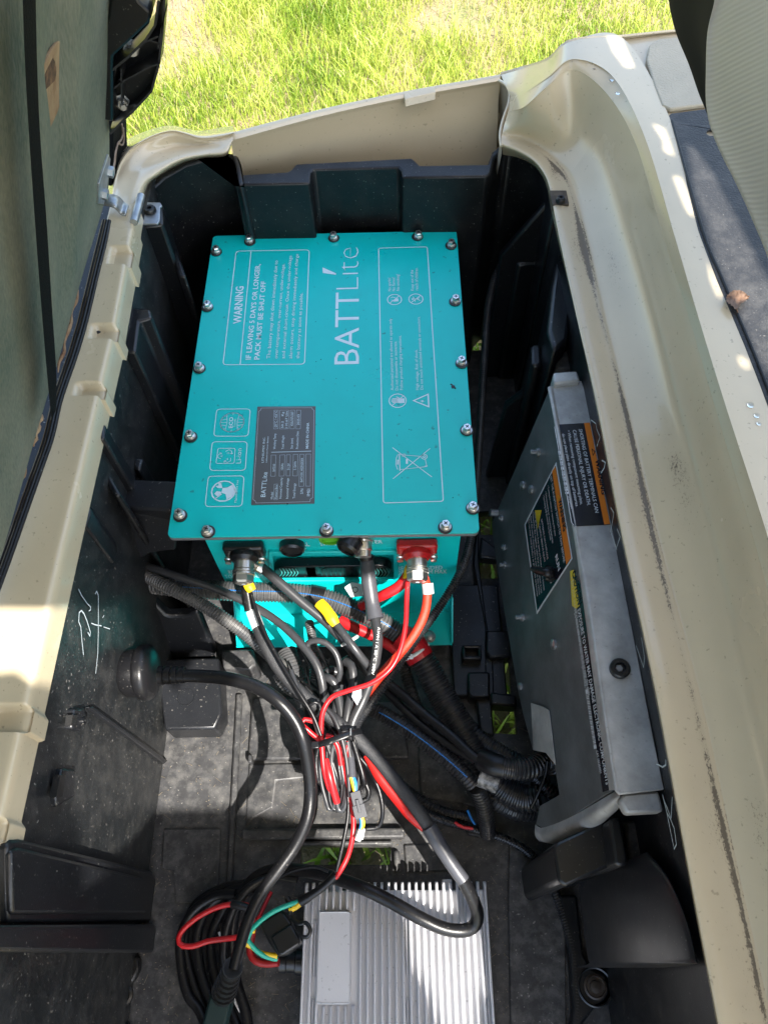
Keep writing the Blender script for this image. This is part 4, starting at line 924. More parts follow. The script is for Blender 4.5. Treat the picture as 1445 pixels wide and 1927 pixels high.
for k in range(42):
    t = k / 41; x = 541 + 50 * t; y = 326 + 284 * t
    if (k * 7) % 5 != 3: q.line([(x, y), (x + 25, y - 2)], .0012 if (k in (0, 1, 40, 41) or k % 3) else .0006)
q.build('label_barcode', LWH, l1)
q = Q1(); q.lift = .0006
q.text('WARNING', (793, 382), (838, 618), (820, 378), .03); q.line([(771, 308), (792, 326), (778, 352)], .0009, True); q.build('orange_band_lettering', LBK, l1)
l2 = extr('tow_switch_label', [pp(*AE(x, y), .0004) for x, y in [(530, 396), (640, 1052), (398, 1430), (314, 820)]], PN * .0003, LWH, plt)
Q2 = lambda l=.0004: Print(lambda x, y: pp(*AE(x, y), .0007), PN, l)
q = Q2(.0002); q.poly([(526, 418), (631, 1050), (401, 1408), (322, 822)]); q.build('label_field', LBK, l2)
q = Q2(); q.poly([(527, 424), (632, 1046), (600, 1094), (503, 458)]); q.build('orange_band', ORG, l2)
q = Q2(); q.poly([(386, 724), (432, 722), (405, 850)]); q.line([(540, 622), (558, 640), (536, 660)], .0008, True); q.build('yellow_triangle', LYE, l2)
q = Q2(.0007); q.text('WARNING', (548, 660), (582, 872), (572, 655), .03)
for k in range(5): q.line([(403, 840), (390 + 9 * k, 730)], .0004)
q.build('orange_band_lettering', LBK, l2)
q = Q2()
q.text('SET THE RUN/TOW SWITCH TO TOW BEFORE:', (490, 500), (582, 1085), (503, 500)); 
for t, x0, y0, x1, y1 in (('\u2022 Towing the vehicle or removing this plate', 472, 560, 522, 900), ('\u2022 Disconnecting or connecting batteries', 456, 600, 505, 950), ('\u2022 Servicing any electrical component', 442, 625, 490, 930),
                          ('BATTERIES CAN EXPLODE', 428, 790, 470, 1060), ('CAUSING SERIOUS INJURY', 412, 820, 450, 1080), ('Wear eye protection. Keep sparks and flames away from batteries', 382, 740, 446, 1270), ('Disconnect the negative cable first and connect it last', 368, 740, 428, 1290), ('Read the owner manual before working on this vehicle', 354, 770, 414, 1300), ('Do not wear metal jewellery or place tools on batteries', 340, 790, 400, 1310)):
    q.text(t, (x0, y0), (x1, y1), (x0 + 10, y0))
q.text('RUN', (524, 1040), (545, 1140), (543, 1036), .02); q.text('TOW', (478, 1150), (492, 1230), (490, 1150)); q.build('label_lettering', LWH, l2)
l3 = extr('caution_label', [pp(*AFm(x, y), .0004) for x, y in [(402, -136), (424, -166), (444, -134), (598, 962), (556, 976)]][::1], PN * .0003, LBK, plt)
Q3 = lambda l=.0004: Print(lambda x, y: pp(x, y, .0007), PN, l)
q = Q3(); q.poly([(1073, 1075), (1080, 1072), (1091, 1140), (1084, 1146), (1077, 1140)]); q.build('yellow_tag', LYE, l3)
q = Q3(.0007); q.text('CAUTION', (1077.5, 1078), (1088, 1140), (1085, 1077), .03); q.build('tag_lettering', LBK, l3)
q = Q3(); q.text('EXPOSURE TO WATER MAY DAMAGE ELECTRONIC COMPONENTS', (1087, 1149), (1141, 1478), (1093, 1148), .01)
q.text('\u2022 Do not direct water stream at or near this plate.', (1080, 1150), (1108, 1312), (1085, 1149)); q.text('\u2022 Do not steam clean electronic components.', (1074, 1088), (1101, 1295), (1079, 1088)); q.text('CAT 103384901', (1122, 1414), (1129, 1456), (1126, 1414))
for k in range(36):
    t = k / 35; x, y = 1102 + 16 * t, 1300 + 108 * t
    q.line([(x, y), (x + 5, y - 1)], .0018 if k in (0, 1, 34, 35) else (.0009 if k % 3 else .0004))
q.build('label_lettering', LWH, l3)

# ================================================================== HEAT SINK CHARGER
hs = thing('charger', 'silver finned aluminium charger lying on the tub floor', 'charger')
hx0, hx1, hy0, hy1 = .1395, .3455, -1.06, -.806; ZB = -.234
V, F = g_box(((hx0 + hx1) / 2, (hy0 + hy1) / 2 - .002, (ZB + FZ) / 2), (hx1 - hx0, hy1 - hy0 - .006, ZB - FZ)); mk('housing', V, F, HS, hs, bev=.002)
nf = 27; fm = {}
def fin(x, y0, y1, w=.0030, h=.0105):
    key = (round(y0, 4), round(y1, 4), w)
    if key not in fm:
        V = []; F = []; prof = [(-w / 2, 0), (-w / 2, h - w * .5), (-w * .3, h - .0003), (0, h), (w * .3, h - .0003), (w / 2, h - w * .5), (w / 2, 0)]
        for yy, k in ((y0, .9), (y0 + .0015, 1), (y1 - .0035, 1), (y1 - .001, .86), (y1, .5)):
            V += [(a, yy, b * k) for a, b in prof]
        n = 7; F = [(r * n + c, r * n + c + 1, (r + 1) * n + c + 1, (r + 1) * n + c) for r in range(4) for c in range(n - 1)] + [tuple(range(n)), tuple(range(4 * n, 5 * n))[::-1]]
        o = mk('fin', V, F, HS, hs, 50); fm[key] = o.data
    else:
        o = bpy.data.objects.new('fin', fm[key]); COL.objects.link(o); o.parent = hs
    o.location = (x, 0, ZB - .0005)
for i in range(nf):
    x = hx0 + .0025 + i * (hx1 - hx0 - .005) / (nf - 1)
    if 3 <= i <= 7: fin(x, -.831, hy1 + .003); fin(x, hy1 * 0 + -1.06, -.921)
    else: fin(x, hy0, hy1 + .003)
    if i in (1, 14, 25): 
        for a, b in ((-.895, -.84), (-.99, -.915)): fin(x + .0037, a, b, .0018, .006)
mk('blank_rating_plate', *g_extr(rrect(.1575, -.9195, .1935, -.8325, ZB + .012, .004, 5), (0, 0, -.013)), HS, hs, bev=.0012)
mk('plate_rim', *merge([g_tube([*rrect(.1583, -.9187, .1927, -.8333, ZB + .012, .004, 4), V3((.1927, -.8350, ZB + .012))], .0006, n=6, step=.003)]), HS, hs, 60)
prismpx('mounting_tab', [(832, 1655), (850, 1655), (852, 1680), (834, 1680)], -.262, -.268, HS, hs, .001); prismpx('mounting_tab', [(620, 1660), (640, 1660), (640, 1680), (620, 1680)], -.262, -.268, HS, hs, .001)
mk('cable_gland', *g_lathe(at(575, 1812, -.252), (-1, .05, 0), [(.013, -.01), (.013, .01), (.011, .011), (.011, .02), (.012, .021), (.012, .028)], 20), BLK2, hs, 30)

# ================================================================== PLYWOOD SEAT BASE (standing open on the left)
HA, HB = at(200, 372, .132), at(0, 1060, .132)
HT = atY(207, 0, HA[1])
BN = unit(np.cross(HB - HA, HT - HA)); BN = BN if BN[0] > 0 else -BN
bp_ = lambda x, y, off=0.: atP(x, y, HA + BN * off, BN)
up_ = unit((HT - HA) - ((HT - HA) @ unit(HB - HA)) * unit(HB - HA)); al_ = unit(HB - HA)
seat = thing('tipped_seat', 'green-grey cloth covered plywood seat base tipped open on its hinge, with a bare oval patch', 'seat')
o0 = HA + al_ * -.004
L_ = [o0 + up_ * .006, o0 + up_ * .56, o0 + up_ * .56 + al_ * 1.1, o0 + up_ * .006 + al_ * 1.1]
extr('board', [p - BN * .0 for p in L_], -BN * .014, WOOD, seat, .001)
# cloth layer with a soft fold
V = []; F = []; NA, NB = 90, 70
for i in range(NA):
    for j in range(NB):
        a = .0 + 1.095 * i / (NA - 1); b = .012 + .545 * j / (NB - 1)
        c = .0015 + .0008 * math.sin(a * 31 + b * 11) * math.sin(b * 40)
        fold = .012 * math.exp(-((a - .205 - .12 * (0.25 - b)) / .022) ** 2) + .006 * math.exp(-((a - .30) / .04) ** 2)
        V.append(o0 + al_ * a + up_ * b + BN * (c + fold * min(1, max(0, (b - .02) * 12))))
for i in range(NA - 1):
    for j in range(NB - 1): F.append((i * NB + j, i * NB + j + 1, (i + 1) * NB + j + 1, (i + 1) * NB + j))
mk('cloth_cover', V, F, FELT, seat, 60)
hole_ = [(111, 76), (118, 79), (123, 90), (124, 110), (123, 135), (121, 160), (116, 185), (108, 212), (96, 238), (83, 256), (76, 240), (73, 200), (73, 155), (80, 130), (88, 112), (98, 92)]
def onb(pts, off): return [bp_(x, y, off) for x, y in pts]
extr('bare_wood_patch', onb(hole_, .0045), -BN * .002, WOOD, seat, .0004)
extr('burn_mark', onb([(100, 108), (104, 116), (106, 135), (104, 150), (96, 158), (86, 168), (79, 166), (79, 152), (88, 132)], .0047), -BN * .0018, mat('scorched_wood', (.20, .10, .05), .8, col2=(.04, .018, .01), vscale=110), seat)
# webbing strap along the cloth
sl = [(42, -20), (47, 120), (55, 260), (66, 420), (78, 580), (90, 720), (97, 790)]; sr = [(67, -20), (70, 120), (76, 260), (88, 420), (98, 580), (106, 700), (106, 770)]
T = [[bp_(a[0], a[1], .017), bp_(a[0], a[1], .0185), bp_(b[0], b[1], .0185), bp_(b[0], b[1], .017)] for a, b in zip(sl, sr)]
V, F = g_surf(T, 8, 40, True); ws = mk('webbing_strap', V, F, STRAP); tag(ws, 'black webbing strap hanging down over the green-grey seat base', 'strap')
# rubber seal between seat base and rail
for k, dx in enumerate((0, 6, 12)):
    pts = [(196 + dx * .8, 415), (186 + dx, 455), (170 + dx, 520), (151 + dx, 600), (132 + dx, 665), (112 + dx, 722), (100 + dx, 760), (86 + dx, 822), (66 + dx, 880), (36 + dx, 965), (6 + dx, 1050), (-20 + dx, 1120)]
    V, F = g_tube([at(x, y, .133 + .001 * (k == 1)) for x, y in pts], .0024, n=8, step=.006)
    if k == 0: seal = tag(mk('rubber_seal', V, F, RUB, None, 60), 'long ribbed black rubber seal between the seat base and the beige rail', 'rubber seal')
    else: mk('seal_rib', V, F, RUB, seal, 60)
# frayed plywood edge
for a, b in (((150, 545), (112, 700)), ((82, 780), (66, 840)), ((52, 880), (10, 985))):
    pts = [(a[0] + (b[0] - a[0]) * t + 2.5 * math.sin(t * 19), a[1] + (b[1] - a[1]) * t) for t in np.linspace(0, 1, 9)]
    mk('frayed_edge', *g_tube([at(x - 3, y, .137) for x, y in pts], [.0008, .0022, .0010, .0026, .0012, .002, .0006], n=6, step=.003), WOOD, seat, 60)
# ---- arm bracket bolted at the far end of the seat base
brk = thing('arm_bracket', 'black ribbed plastic bracket with two bolts on the far edge of the seat base', 'bracket')
bq = lambda x, y, off=0.: atY(x, y, -.105 + off)
extr('mounting_block', [bq(*p) for p in [(180, 96), (204, 26), (211, -30), (248, -30), (262, 2), (281, 20), (284, 34), (280, 44), (213, 106), (212, 230), (180, 221)]], (0, .040, 0), BLK2, brk, .0025)
extr('web', [bq(x, y, .028) for x, y in [(210, 104), (282, 40), (300, 14), (308, -30), (317, -30), (314, 20), (307, 100), (290, 152), (256, 187), (238, 206), (212, 232)]], (0, .004, 0), BLK2, brk, .0008)
def wall(a, name='stiffening_rib', h=.024, w=.0014):
    P = [bq(x, y, .029) for x, y in a]; V = []; F = []
    for i, p in enumerate(P):
        d = unit(P[min(i + 1, len(P) - 1)] - P[max(i - 1, 0)]); s_ = np.cross(d, V3((0, -1, 0))) * w / 2; hh = V3((0, -h, 0))
        V += [p + s_, p - s_, p + s_ + hh, p - s_ + hh]
    for i in range(len(P) - 1):
        k = 4 * i; F += [(k, k + 4, k + 6, k + 2), (k + 1, k + 3, k + 7, k + 5), (k + 2, k + 6, k + 7, k + 3)]
    mk(name, V, F, RIBM, brk, 50)
RIBM = mat('rib_edge_plastic', (.03, .031, .034), .3)
wall([(213, 230), (236, 206), (256, 187), (290, 150), (304, 100), (311, 40), (315, -30)], 'rim', .020, .0022)
wall([(214, 106), (248, 78), (282, 44), (299, 18), (306, -30)], 'rim', .028, .0022)
wall([(214, 150), (222, 140), (236, 128), (262, 114), (292, 98), (306, 94)]); wall([(235, 102), (236, 168)]); wall([(277, 54), (304, 42)]); wall([(226, 98), (214, 150), (232, 128)], h=.018)
wall([(280, 52), (306, 60)], h=.02); wall([(302, 70), (312, 20), (316, 0)], h=.02)
for x, y in ((247, 88), (229, 190)):
    mk('hex_bolt', *g_lathe(bq(x, y, .027), (.35, -1, .1), [(.0085, 0), (.0085, .002), (.0066, .0021), (.0066, .008), (.0054, .009), (.0035, .009), (.0033, .015)], 6), GALV, brk, 30)
# trailing fabric tie under the bracket
tie = mk('fabric_trim', *g_extr([bp_(x, y, -.002) for x, y in [(214, 228), (238, 224), (240, 286), (232, 300), (222, 335), (210, 350), (213, 290)]], -BN * .006), STRAP, None, bev=.001)
tag(tie, 'dark fabric trim hanging below the arm bracket with a brown cord tie', 'trim')
for pts in ([(229, 232), (231, 250), (228, 262), (222, 268)], [(222, 268), (230, 272), (233, 262), (232, 240)], [(222, 268), (218, 285), (216, 305), (212, 322)]):
    mk('cord', *g_tube([bp_(x, y, .001) for x, y in pts], .0012, n=7, step=.002), mat('brown_cord', (.22, .16, .12), .8), tie, 60)
# ---- hinge
hg = prismpx('hinge', [(243, 378), (302, 380), (305, 386), (301, 388), (300, 414), (296, 420), (262, 421), (238, 408), (225, 405), (226, 398)], .0975, .0945, GALV, body, .0008)
extr('leaf', [bp_(x, y, .004) for x, y in [(205, 290), (208, 298), (206, 326), (196, 384), (186, 383), (187, 345)]], -BN * .003, GALV, hg, .0006)
for x, y in ((205, 322), (194, 364)):
    mk('hex_bolt', *g_lathe(bp_(x, y, .004), BN, [(.0066, 0), (.0066, .005), (.005, .006)], 6), GALV, hg, 30)
T = []
for (x0, y0), (x1, y1), z in (((194, 366), (190, 384), .140), ((206, 366), (203, 386), .140), ((218, 368), (216, 390), .138), ((226, 373), (222, 395), .133), ((232, 380), (228, 402), .128), ((242, 386), (236, 405), .127)):
    T.append([at(x0, y0, z), at(x1, y1, z)])
V, F = g_surf(T, 4, 24, True); o = mk('strap_link', V, F, GALV, hg, 60); m_ = o.modifiers.new('solid', 'SOLIDIFY'); m_.thickness = .0028; m_.offset = 0
mk('hinge_pin', *g_tube([at(266, 368, .124), at(252, 418, .124)], .0048, n=14, step=.01), GALV, hg, 50)
mk('torx_screw', *g_lathe(at(283, 397, .0975), (0, 0, 1), [(.0078, 0), (.0078, .003), (.0062, .0055), (.003, .0055), (.0026, .003)], 18), BLK2, hg, 35)

# ================================================================== SEAT BACK AND REAR MAT
bk = thing('seat_back', 'grey-beige ribbed vinyl seat back with a black edge panel, close at the upper right', 'seat back')
SX = .47
f1 = [(1347, -60), (1344, 0), (1331, 60), (1328, 130), (1329, 200), (1346, 262), (1390, 352), (1422, 425), (1448, 490), (1480, 590), (1530, 750)]
P = [atX(x, y, SX) for x, y in f1]
T = []; Tb = []
for p in P:
    lean = .10
    T.append([p + V3((.016, .0, -.006)), p + V3((.006, .0, -.005)), p, p + V3((.002, 0, .012)), p + V3((.006, 0, .06)), p + V3((.02, 0, .16)), p + V3((.04, 0, .26)), p + V3((.06, 0, .36))])
    Tb.append([p + V3((.016, 0, -.006)), p + V3((.05, 0, .004)), p + V3((.06, 0, .05)), p + V3((.08, 0, .2)), p + V3((.10, 0, .34)), p + V3((.085, 0, .365)), p + V3((.06, 0, .36))])
V, F = g_surf(T, 50, 80); mk('vinyl_cushion', V, F, FABRIC, bk, 70)
V, F = g_surf(Tb, 30, 40); mk('cushion_back', V, F, FABRIC, bk, 70)
b1 = [(1256, -60), (1258, 0), (1272, 62), (1296, 118), (1315, 170), (1330, 205), (1345, 250), (1372, 300)]; 
T = []
f1b = [(1352, -60), (1350, 0), (1338, 60), (1335, 130), (1336, 190), (1340, 230), (1352, 268), (1378, 312)]
for a, b in zip(b1, f1b):
    A_ = atX(*a, SX + .035); B_ = atX(*b, SX + .004)
    T.append([A_ + V3((.03, .03, .0)), A_, A_ * .5 + B_ * .5 + V3((.004, 0, 0)), B_])
V, F = g_surf(T, 16, 40); mk('black_edge_panel', V, F, mat('black_vinyl', (.004, .004, .005), .85, spec=.12), bk, 70)
mtt = thing('rear_mat', 'pebbled black rubber mat lying in the beige rear deck', 'mat')
mz = .2145
me_ = [at(1257, 218, mz), at(1262, 212, mz), at(1330, 203, mz), V3((.80, at(1330, 203, mz)[1], mz)), V3((.80, -1.1, mz)), at(1600, 1200, mz), at(1470, 830, mz), at(1443, 758, mz), at(1400, 648, mz), at(1348, 525, mz), at(1312, 430, mz), at(1270, 275, mz), at(1256, 230, mz)]
mh = [at(1339 + 9 * math.cos(a), 248 + 6 * math.sin(a), mz) for a in np.linspace(0, 2 * math.pi, 14, endpoint=False)]
extr('mat_body', [me_, mh], (0, 0, -.0032), PEB, mtt, .0012)
i_ = [(1264, 226), (1322, 432), (1358, 522), (1412, 648), (1455, 758), (1482, 830)]
mk('edge_bead', *g_tube([at(x, y, mz + .0004) for x, y in i_], .0014, n=8, step=.01), RUB, mtt, 60)
# dry leaf
T = []
for (a, b, c) in (((1368, 556), (1366, 562), (1366, 566)), ((1380, 546), (1378, 560), (1374, 574)), ((1392, 546), (1388, 562), (1384, 582)), ((1402, 552), (1398, 562), (1394, 572)), ((1410, 558), (1408, 562), (1406, 564))):
    T.append([at(*a, mz + .004), at(*b, mz + .0005 + .0015), at(*c, mz + .006)])
V, F = g_surf(T, 10, 18); V = [p + V3((rng.uniform(-.0006, .0006), rng.uniform(-.0006, .0006), rng.uniform(-.0003, .0012))) for p in V]; lf = mk('dry_leaf', V, F, LEAFM, None, 70); tag(lf, 'small curled dry leaf at the edge of the pebbled black mat', 'leaf')
mk('leaf_stalk', *g_tube([at(1384, 575, mz + .003), at(1388, 588, mz + .002)], .0006, n=5, step=.002), LEAFM, lf, 60)

# ================================================================== CABLES AND CONDUITS
def cable(name, P, r, m, label, cat, group=None, px=True, **k):
    o = tube(name, P, r, m, None, px, **k); return tag(o, label, cat, group)
BIG = [(238, 1084, -.20), (262, 1092, -.15), (300, 1102, -.13), (380, 1109, -.135), (460, 1114, -.135), (540, 1116, -.14), (600, 1124, -.145), (650, 1140, -.15), (700, 1162, -.155), (740, 1185, -.165), (775, 1212, -.175), (800, 1250, -.185), (826, 1300, -.195), (852, 1345, -.20), (880, 1395, -.205), (905, 1440, -.21), (945, 1482, -.215), (985, 1502, -.215), (1015, 1500, -.21)]
c1 = cable('corrugated_conduit', BIG[:11], [.0115, .0118, .0122, .0125, .0128, .013], CNDG, 'thick grey dusty corrugated conduit crossing in front of the battery with a blue stripe', 'conduit', n=18, corr=1, pitch=.0042, depth=.0016)
C_, _ = resample(px3(BIG[:11]), .0021)
st = [p + unit(CC - p) * .0128 + V3((0, 0, .003)) for p in C_]
for i in range(0, len(st) - 3, 2): pass
mk('blue_stripe', *merge([g_box(st[i], (.0012, .0012, .0005)) for i in range(4, len(st) - 12)]), BLU, c1)['kind'] = 'stuff'
mk('black_tape_band', *g_tube(sub(BIG[:11], .68, .72), .0142, n=20, step=.002), RUB, c1, 40)
c2 = cable('corrugated_conduit', BIG[10:], [.0155, .0172, .0180, .0182, .0172, .016], CND, 'thickest black corrugated conduit running from the red tape down to the plate', 'conduit', n=20, corr=1, pitch=.0058, depth=.0018)
tpe = mk('red_tape_wrap', *g_tube([at(*p) for p in [(752, 1196, -.168), (775, 1214, -.172), (792, 1240, -.178)]], [.0155, .0180, .0178, .0172], n=22, step=.0015), REDT); tag(tpe, 'red tape wrapped round the thick black conduit', 'tape')
zt = mk('cable_tie', *g_tube([at(*p) for p in [(757, 1243, -.165), (770, 1238, -.160), (782, 1232, -.158), (795, 1222, -.160), (806, 1212, -.168)]], .0022, n=8, step=.002, flat=.5), WHT, None, 60); tag(zt, 'white nylon cable tie over the red tape', 'cable tie')
mk('tie_head', *g_box(at(773, 1236, -.1555), (.006, .0055, .004)), WHT, zt, bev=.0008)
cable('corrugated_conduit', [(752, 1232, -.20), (765, 1270, -.205), (780, 1320, -.21), (800, 1365, -.215), (830, 1410, -.22)], .0078, CND, 'narrow black conduit pressed against the left side of the thickest conduit', 'conduit', n=14, corr=1, pitch=.0040)
cable('corrugated_conduit', [(846, 1310, -.21), (870, 1350, -.205), (905, 1390, -.20), (950, 1420, -.20), (985, 1440, -.205), (1030, 1485, -.21), (1062, 1508, -.22)], .0092, CND, 'bluish black conduit curving right of the thickest conduit into the plate opening', 'conduit', n=14, corr=1, pitch=.0042)
BS = [(690, 1330, -.185), (730, 1350, -.185), (780, 1382, -.185), (830, 1420, -.185), (870, 1455, -.185), (892, 1478, -.19)]
c3 = cable('corrugated_conduit', BS, .0098, CND, 'black conduit with a blue stripe rising from lower right towards the cable bundle', 'conduit', n=16, corr=1, pitch=.0042)
C_, _ = resample(px3(BS), .0021)
mk('blue_stripe', *merge([g_box(p + unit(CC - p) * .0098, (.0022, .0010, .0006)) for p in C_[8:-6]]), BLU, c3)['kind'] = 'stuff'
cable('corrugated_conduit', [(898, 1484, -.195), (908, 1510, -.21), (915, 1545, -.235), (917, 1570, -.26)], .0098, CND, 'short black conduit dropping to the floor below the silver tape', 'conduit', n=16, corr=1, pitch=.0042)
cable('corrugated_conduit', [(906, 1432, -.165), (930, 1440, -.16), (965, 1447, -.16), (1000, 1445, -.165), (1025, 1432, -.175), (1040, 1440, -.185)], [.0112, .0125, .0125, .0125, .012], CND, 'wide open-ended black conduit bending up into the plate opening', 'conduit', n=18, corr=1, pitch=.0042)
cable('black_tape', [(905, 1428, -.166), (930, 1440, -.1595), (944, 1443, -.159)], [.0125, .0132, .0134], RUB, 'worn black tape at the mouth of the open-ended conduit', 'tape', n=18)
cable('silver_tape', [(902, 1458, -.19), (922, 1466, -.19), (938, 1472, -.19)], .0135, mat('worn_silver_black_tape', (.03, .03, .03), .3, col2=(.35, .34, .32), vscale=160, bump=.0006, bscale=160), 'scuffed silver-black tape joining the conduits', 'tape', n=18)
for k, pts in enumerate(([(720, 1278, -.17), (760, 1310, -.17), (800, 1345, -.17), (850, 1385, -.165), (885, 1418, -.162), (908, 1436, -.16)], [(716, 1290, -.18), (760, 1335, -.18), (800, 1370, -.18), (850, 1405, -.175), (895, 1432, -.168)])):
    cable('smooth_cable', pts, .0058 - .0008 * k, RUB, ['upper smooth black cable entering the open-ended conduit', 'lower smooth black cable entering the open-ended conduit'][k], 'cable', n=12)
cable('thin_wire', [(1030, 1432, -.155), (1026, 1460, -.165), (1012, 1495, -.175), (1000, 1520, -.19)], .0022, RUB, 'thin black wire hanging over the bent conduit at the plate opening', 'wire', n=8)
RC = [(1006, 474, -.05), (975, 474, -.05), (950, 488, -.06), (930, 525, -.07), (918, 580, -.08), (912, 660, -.09), (906, 760, -.10), (900, 860, -.10), (893, 960, -.10), (882, 1030, -.10), (862, 1085, -.10), (825, 1145, -.105), (785, 1200, -.105), (750, 1250, -.11), (722, 1290, -.115), (695, 1330, -.12), (672, 1362, -.13), (668, 1395, -.15), (690, 1435, -.19), (740, 1487, -.23), (800, 1530, -.25), (860, 1552, -.255), (930, 1572, -.262), (985, 1598, -.265), (1025, 1640, -.266), (1052, 1700, -.267), (1075, 1780, -.267), (1084, 1860, -.267), (1086, 1960, -.267)]
cable('thin_corrugated_conduit', RC, .0054, CND, 'long thin black corrugated conduit looping from the far right corner to the bottom edge', 'conduit', n=12, corr=1, pitch=.0030, depth=.0011)
cable('corrugated_conduit', [(238, 1060, -.18), (266, 1078, -.12), (310, 1102, -.105), (370, 1132, -.11), (430, 1170, -.12), (480, 1208, -.14), (520, 1245, -.17), (555, 1275, -.20)], .0082, CNDG, 'grey corrugated conduit slanting down from the bulkhead opening to the bundle', 'conduit', n=14, corr=1, pitch=.0034)
cable('smooth_cable', [(245, 1052, -.15), (270, 1063, -.11), (320, 1080, -.10), (400, 1106, -.10), (460, 1132, -.10), (520, 1168, -.10), (565, 1210, -.10), (595, 1250, -.105), (607, 1290, -.115), (610, 1330, -.13), (620, 1370, -.14)], .0048, GREYC, 'smooth dark grey cable arching from the bulkhead opening to the tie', 'cable', n=12)
for k, (pts, r) in enumerate((([(540, 1225, -.19), (552, 1262, -.19), (566, 1300, -.20), (576, 1322, -.22)], .0120), ([(582, 1172, -.20), (588, 1206, -.19), (592, 1240, -.19), (590, 1280, -.20)], .0058), ([(522, 1270, -.20), (535, 1290, -.20), (556, 1306, -.21)], .0065))):
    cable('corrugated_conduit', pts, r, CNDG, ['wide dusty grey conduit stub standing behind the cable bundle', 'slim conduit stub in front of the teal foot of the battery', 'small ringed conduit end left of the cable bundle'][k], 'conduit', n=16, corr=1, pitch=.0036)
cable('corrugated_conduit', [(812, 1392, -.235), (850, 1428, -.232), (905, 1482, -.232), (960, 1520, -.235), (1005, 1528, -.24)], .0125, CND, 'lowest black conduit lying on the floor beneath the thickest conduit', 'conduit', n=14, corr=1, pitch=.0046)
cable('corrugated_conduit', [(700, 1432, -.25), (735, 1462, -.255), (780, 1500, -.26), (830, 1528, -.262), (880, 1540, -.262)], .0075, CND, 'slim black conduit on the floor running beside the long thin one', 'conduit', n=12, corr=1, pitch=.0034)
# negative main cable and its lug
NEG = [(484, 1064, -.075), (500, 1074, -.075), (530, 1100, -.08), (570, 1135, -.09), (610, 1168, -.10), (640, 1198, -.11), (668, 1232, -.13), (690, 1262, -.15), (706, 1284, -.165)]
ng = cable('negative_cable', NEG, [.0060, .0058, .0056, .0056, .0058], GREYC, 'thick black battery cable slanting right from the left chromed terminal', 'cable', n=14)
mk('lug', *g_tube([at(*p) for p in [(468, 1056, -.062), (478, 1061, -.068), (494, 1071, -.075)]], [.006, .0048, .0072, .007], n=14, step=.001, flat=.8), CHR, ng, 60)
mk('white_tie', *g_tube([at(*p) for p in [(644, 1214, -.115), (658, 1207, -.10), (672, 1198, -.11)]], .0022, n=8, step=.001), WHT, ng, 60)
cable('clear_sleeve_cable', [(628, 1168, -.085), (648, 1195, -.085), (668, 1222, -.09), (690, 1250, -.105), (708, 1272, -.12)], .0046, GREYC, 'grey cable with a yellow crimp lying over the thick black battery cable', 'cable', n=12)
yl = mk('yellow_crimp', *g_tube([at(*p) for p in [(601, 1135, -.082), (612, 1146, -.08), (622, 1160, -.08), (632, 1176, -.082)]], [.0068, .0068, .0064, .0070, .0050], n=14, step=.001, flat=.62), YEL, None, 50); tag(yl, 'loose yellow crimp sleeve on the cables right of centre, open end up', 'crimp terminal')
yl = mk('yellow_crimp', *g_tube([at(*p) for p in [(462, 1090, -.07), (467, 1100, -.07), (474, 1112, -.072)]], [.0058, .0058, .0062, .0052], n=14, step=.001, flat=.7), YEL, None, 50); tag(yl, 'yellow crimp terminal under the left chromed stud', 'crimp terminal')
mk('copper_strand', *g_tube([at(461, 1075, -.065), at(462, 1092, -.07)], .0024, n=8, step=.002), mat('copper', (.6, .28, .12), .3, metal=.9), yl, 60)
yl = mk('yellow_crimp', *g_tube([at(*p) for p in [(773, 1066, -.062), (769, 1078, -.064), (765, 1090, -.066)]], [.0062, .0066, .0055, .0048], n=14, step=.001, flat=.7), YEL, None, 50); tag(yl, 'yellow crimp terminal under the right chromed stud', 'crimp terminal')
# braided black cable with white sleeve -> runs through the bundle to the heat sink loop
cable('flat_black_lead', [(458, 1072, -.07), (464, 1110, -.085), (470, 1150, -.095)], .0062, RUB, 'short flat black lead hanging from the left chromed stud', 'cable', n=12, flat=.7)
mk_s = cable('white_sleeve', [(474, 1150, -.098), (480, 1166, -.10), (486, 1182, -.10)], .0074, WHT, 'white sleeve round the braided black cable', 'sleeve', n=14)
BR = [(486, 1182, -.10), (500, 1215, -.10), (525, 1258, -.105), (560, 1298, -.11), (600, 1332, -.115), (640, 1364, -.12), (675, 1392, -.125), (710, 1428, -.13), (745, 1472, -.135), (780, 1518, -.14), (810, 1560, -.15)]
BRD = mat('grey_braided_sleeve', (.045, .046, .05), .4, col2=(.012, .012, .013), vscale=1400, bump=.0006, bscale=1400)
cable('braided_cable', BR, .0074, BRD, 'grey braided cable crossing the bundle diagonally towards the charger', 'cable', n=14, flat=.8)
cable('red_braided_cable', [(688, 1422, -.138), (715, 1462, -.143), (745, 1500, -.148), (775, 1538, -.153), (798, 1560, -.158)], [.003, .0062, .0066, .0062, .004], mat('bright_red_jacket', (.62, .012, .01), .4), 'bright red cable lying under the braided cable', 'cable', n=12)
cable('shrink_sleeve', [(806, 1556, -.148), (828, 1592, -.155), (852, 1630, -.16), (872, 1658, -.165)], [.0082, .0085, .0078, .0072, .0072], SHRINK, 'grey heat-shrink sleeve joining the braided and glossy cables', 'sleeve', n=16)
LP_ = [(870, 1655, -.165), (888, 1690, -.18), (898, 1720, -.195), (893, 1742, -.205), (872, 1752, -.208), (835, 1748, -.205), (790, 1728, -.20), (740, 1700, -.20), (690, 1675, -.20), (640, 1656, -.21), (590, 1642, -.22), (540, 1636, -.23), (500, 1642, -.24), (470, 1662, -.245), (452, 1690, -.25), (440, 1730, -.255), (436, 1790, -.26), (445, 1850, -.262), (462, 1905, -.262), (470, 1960, -.262)]
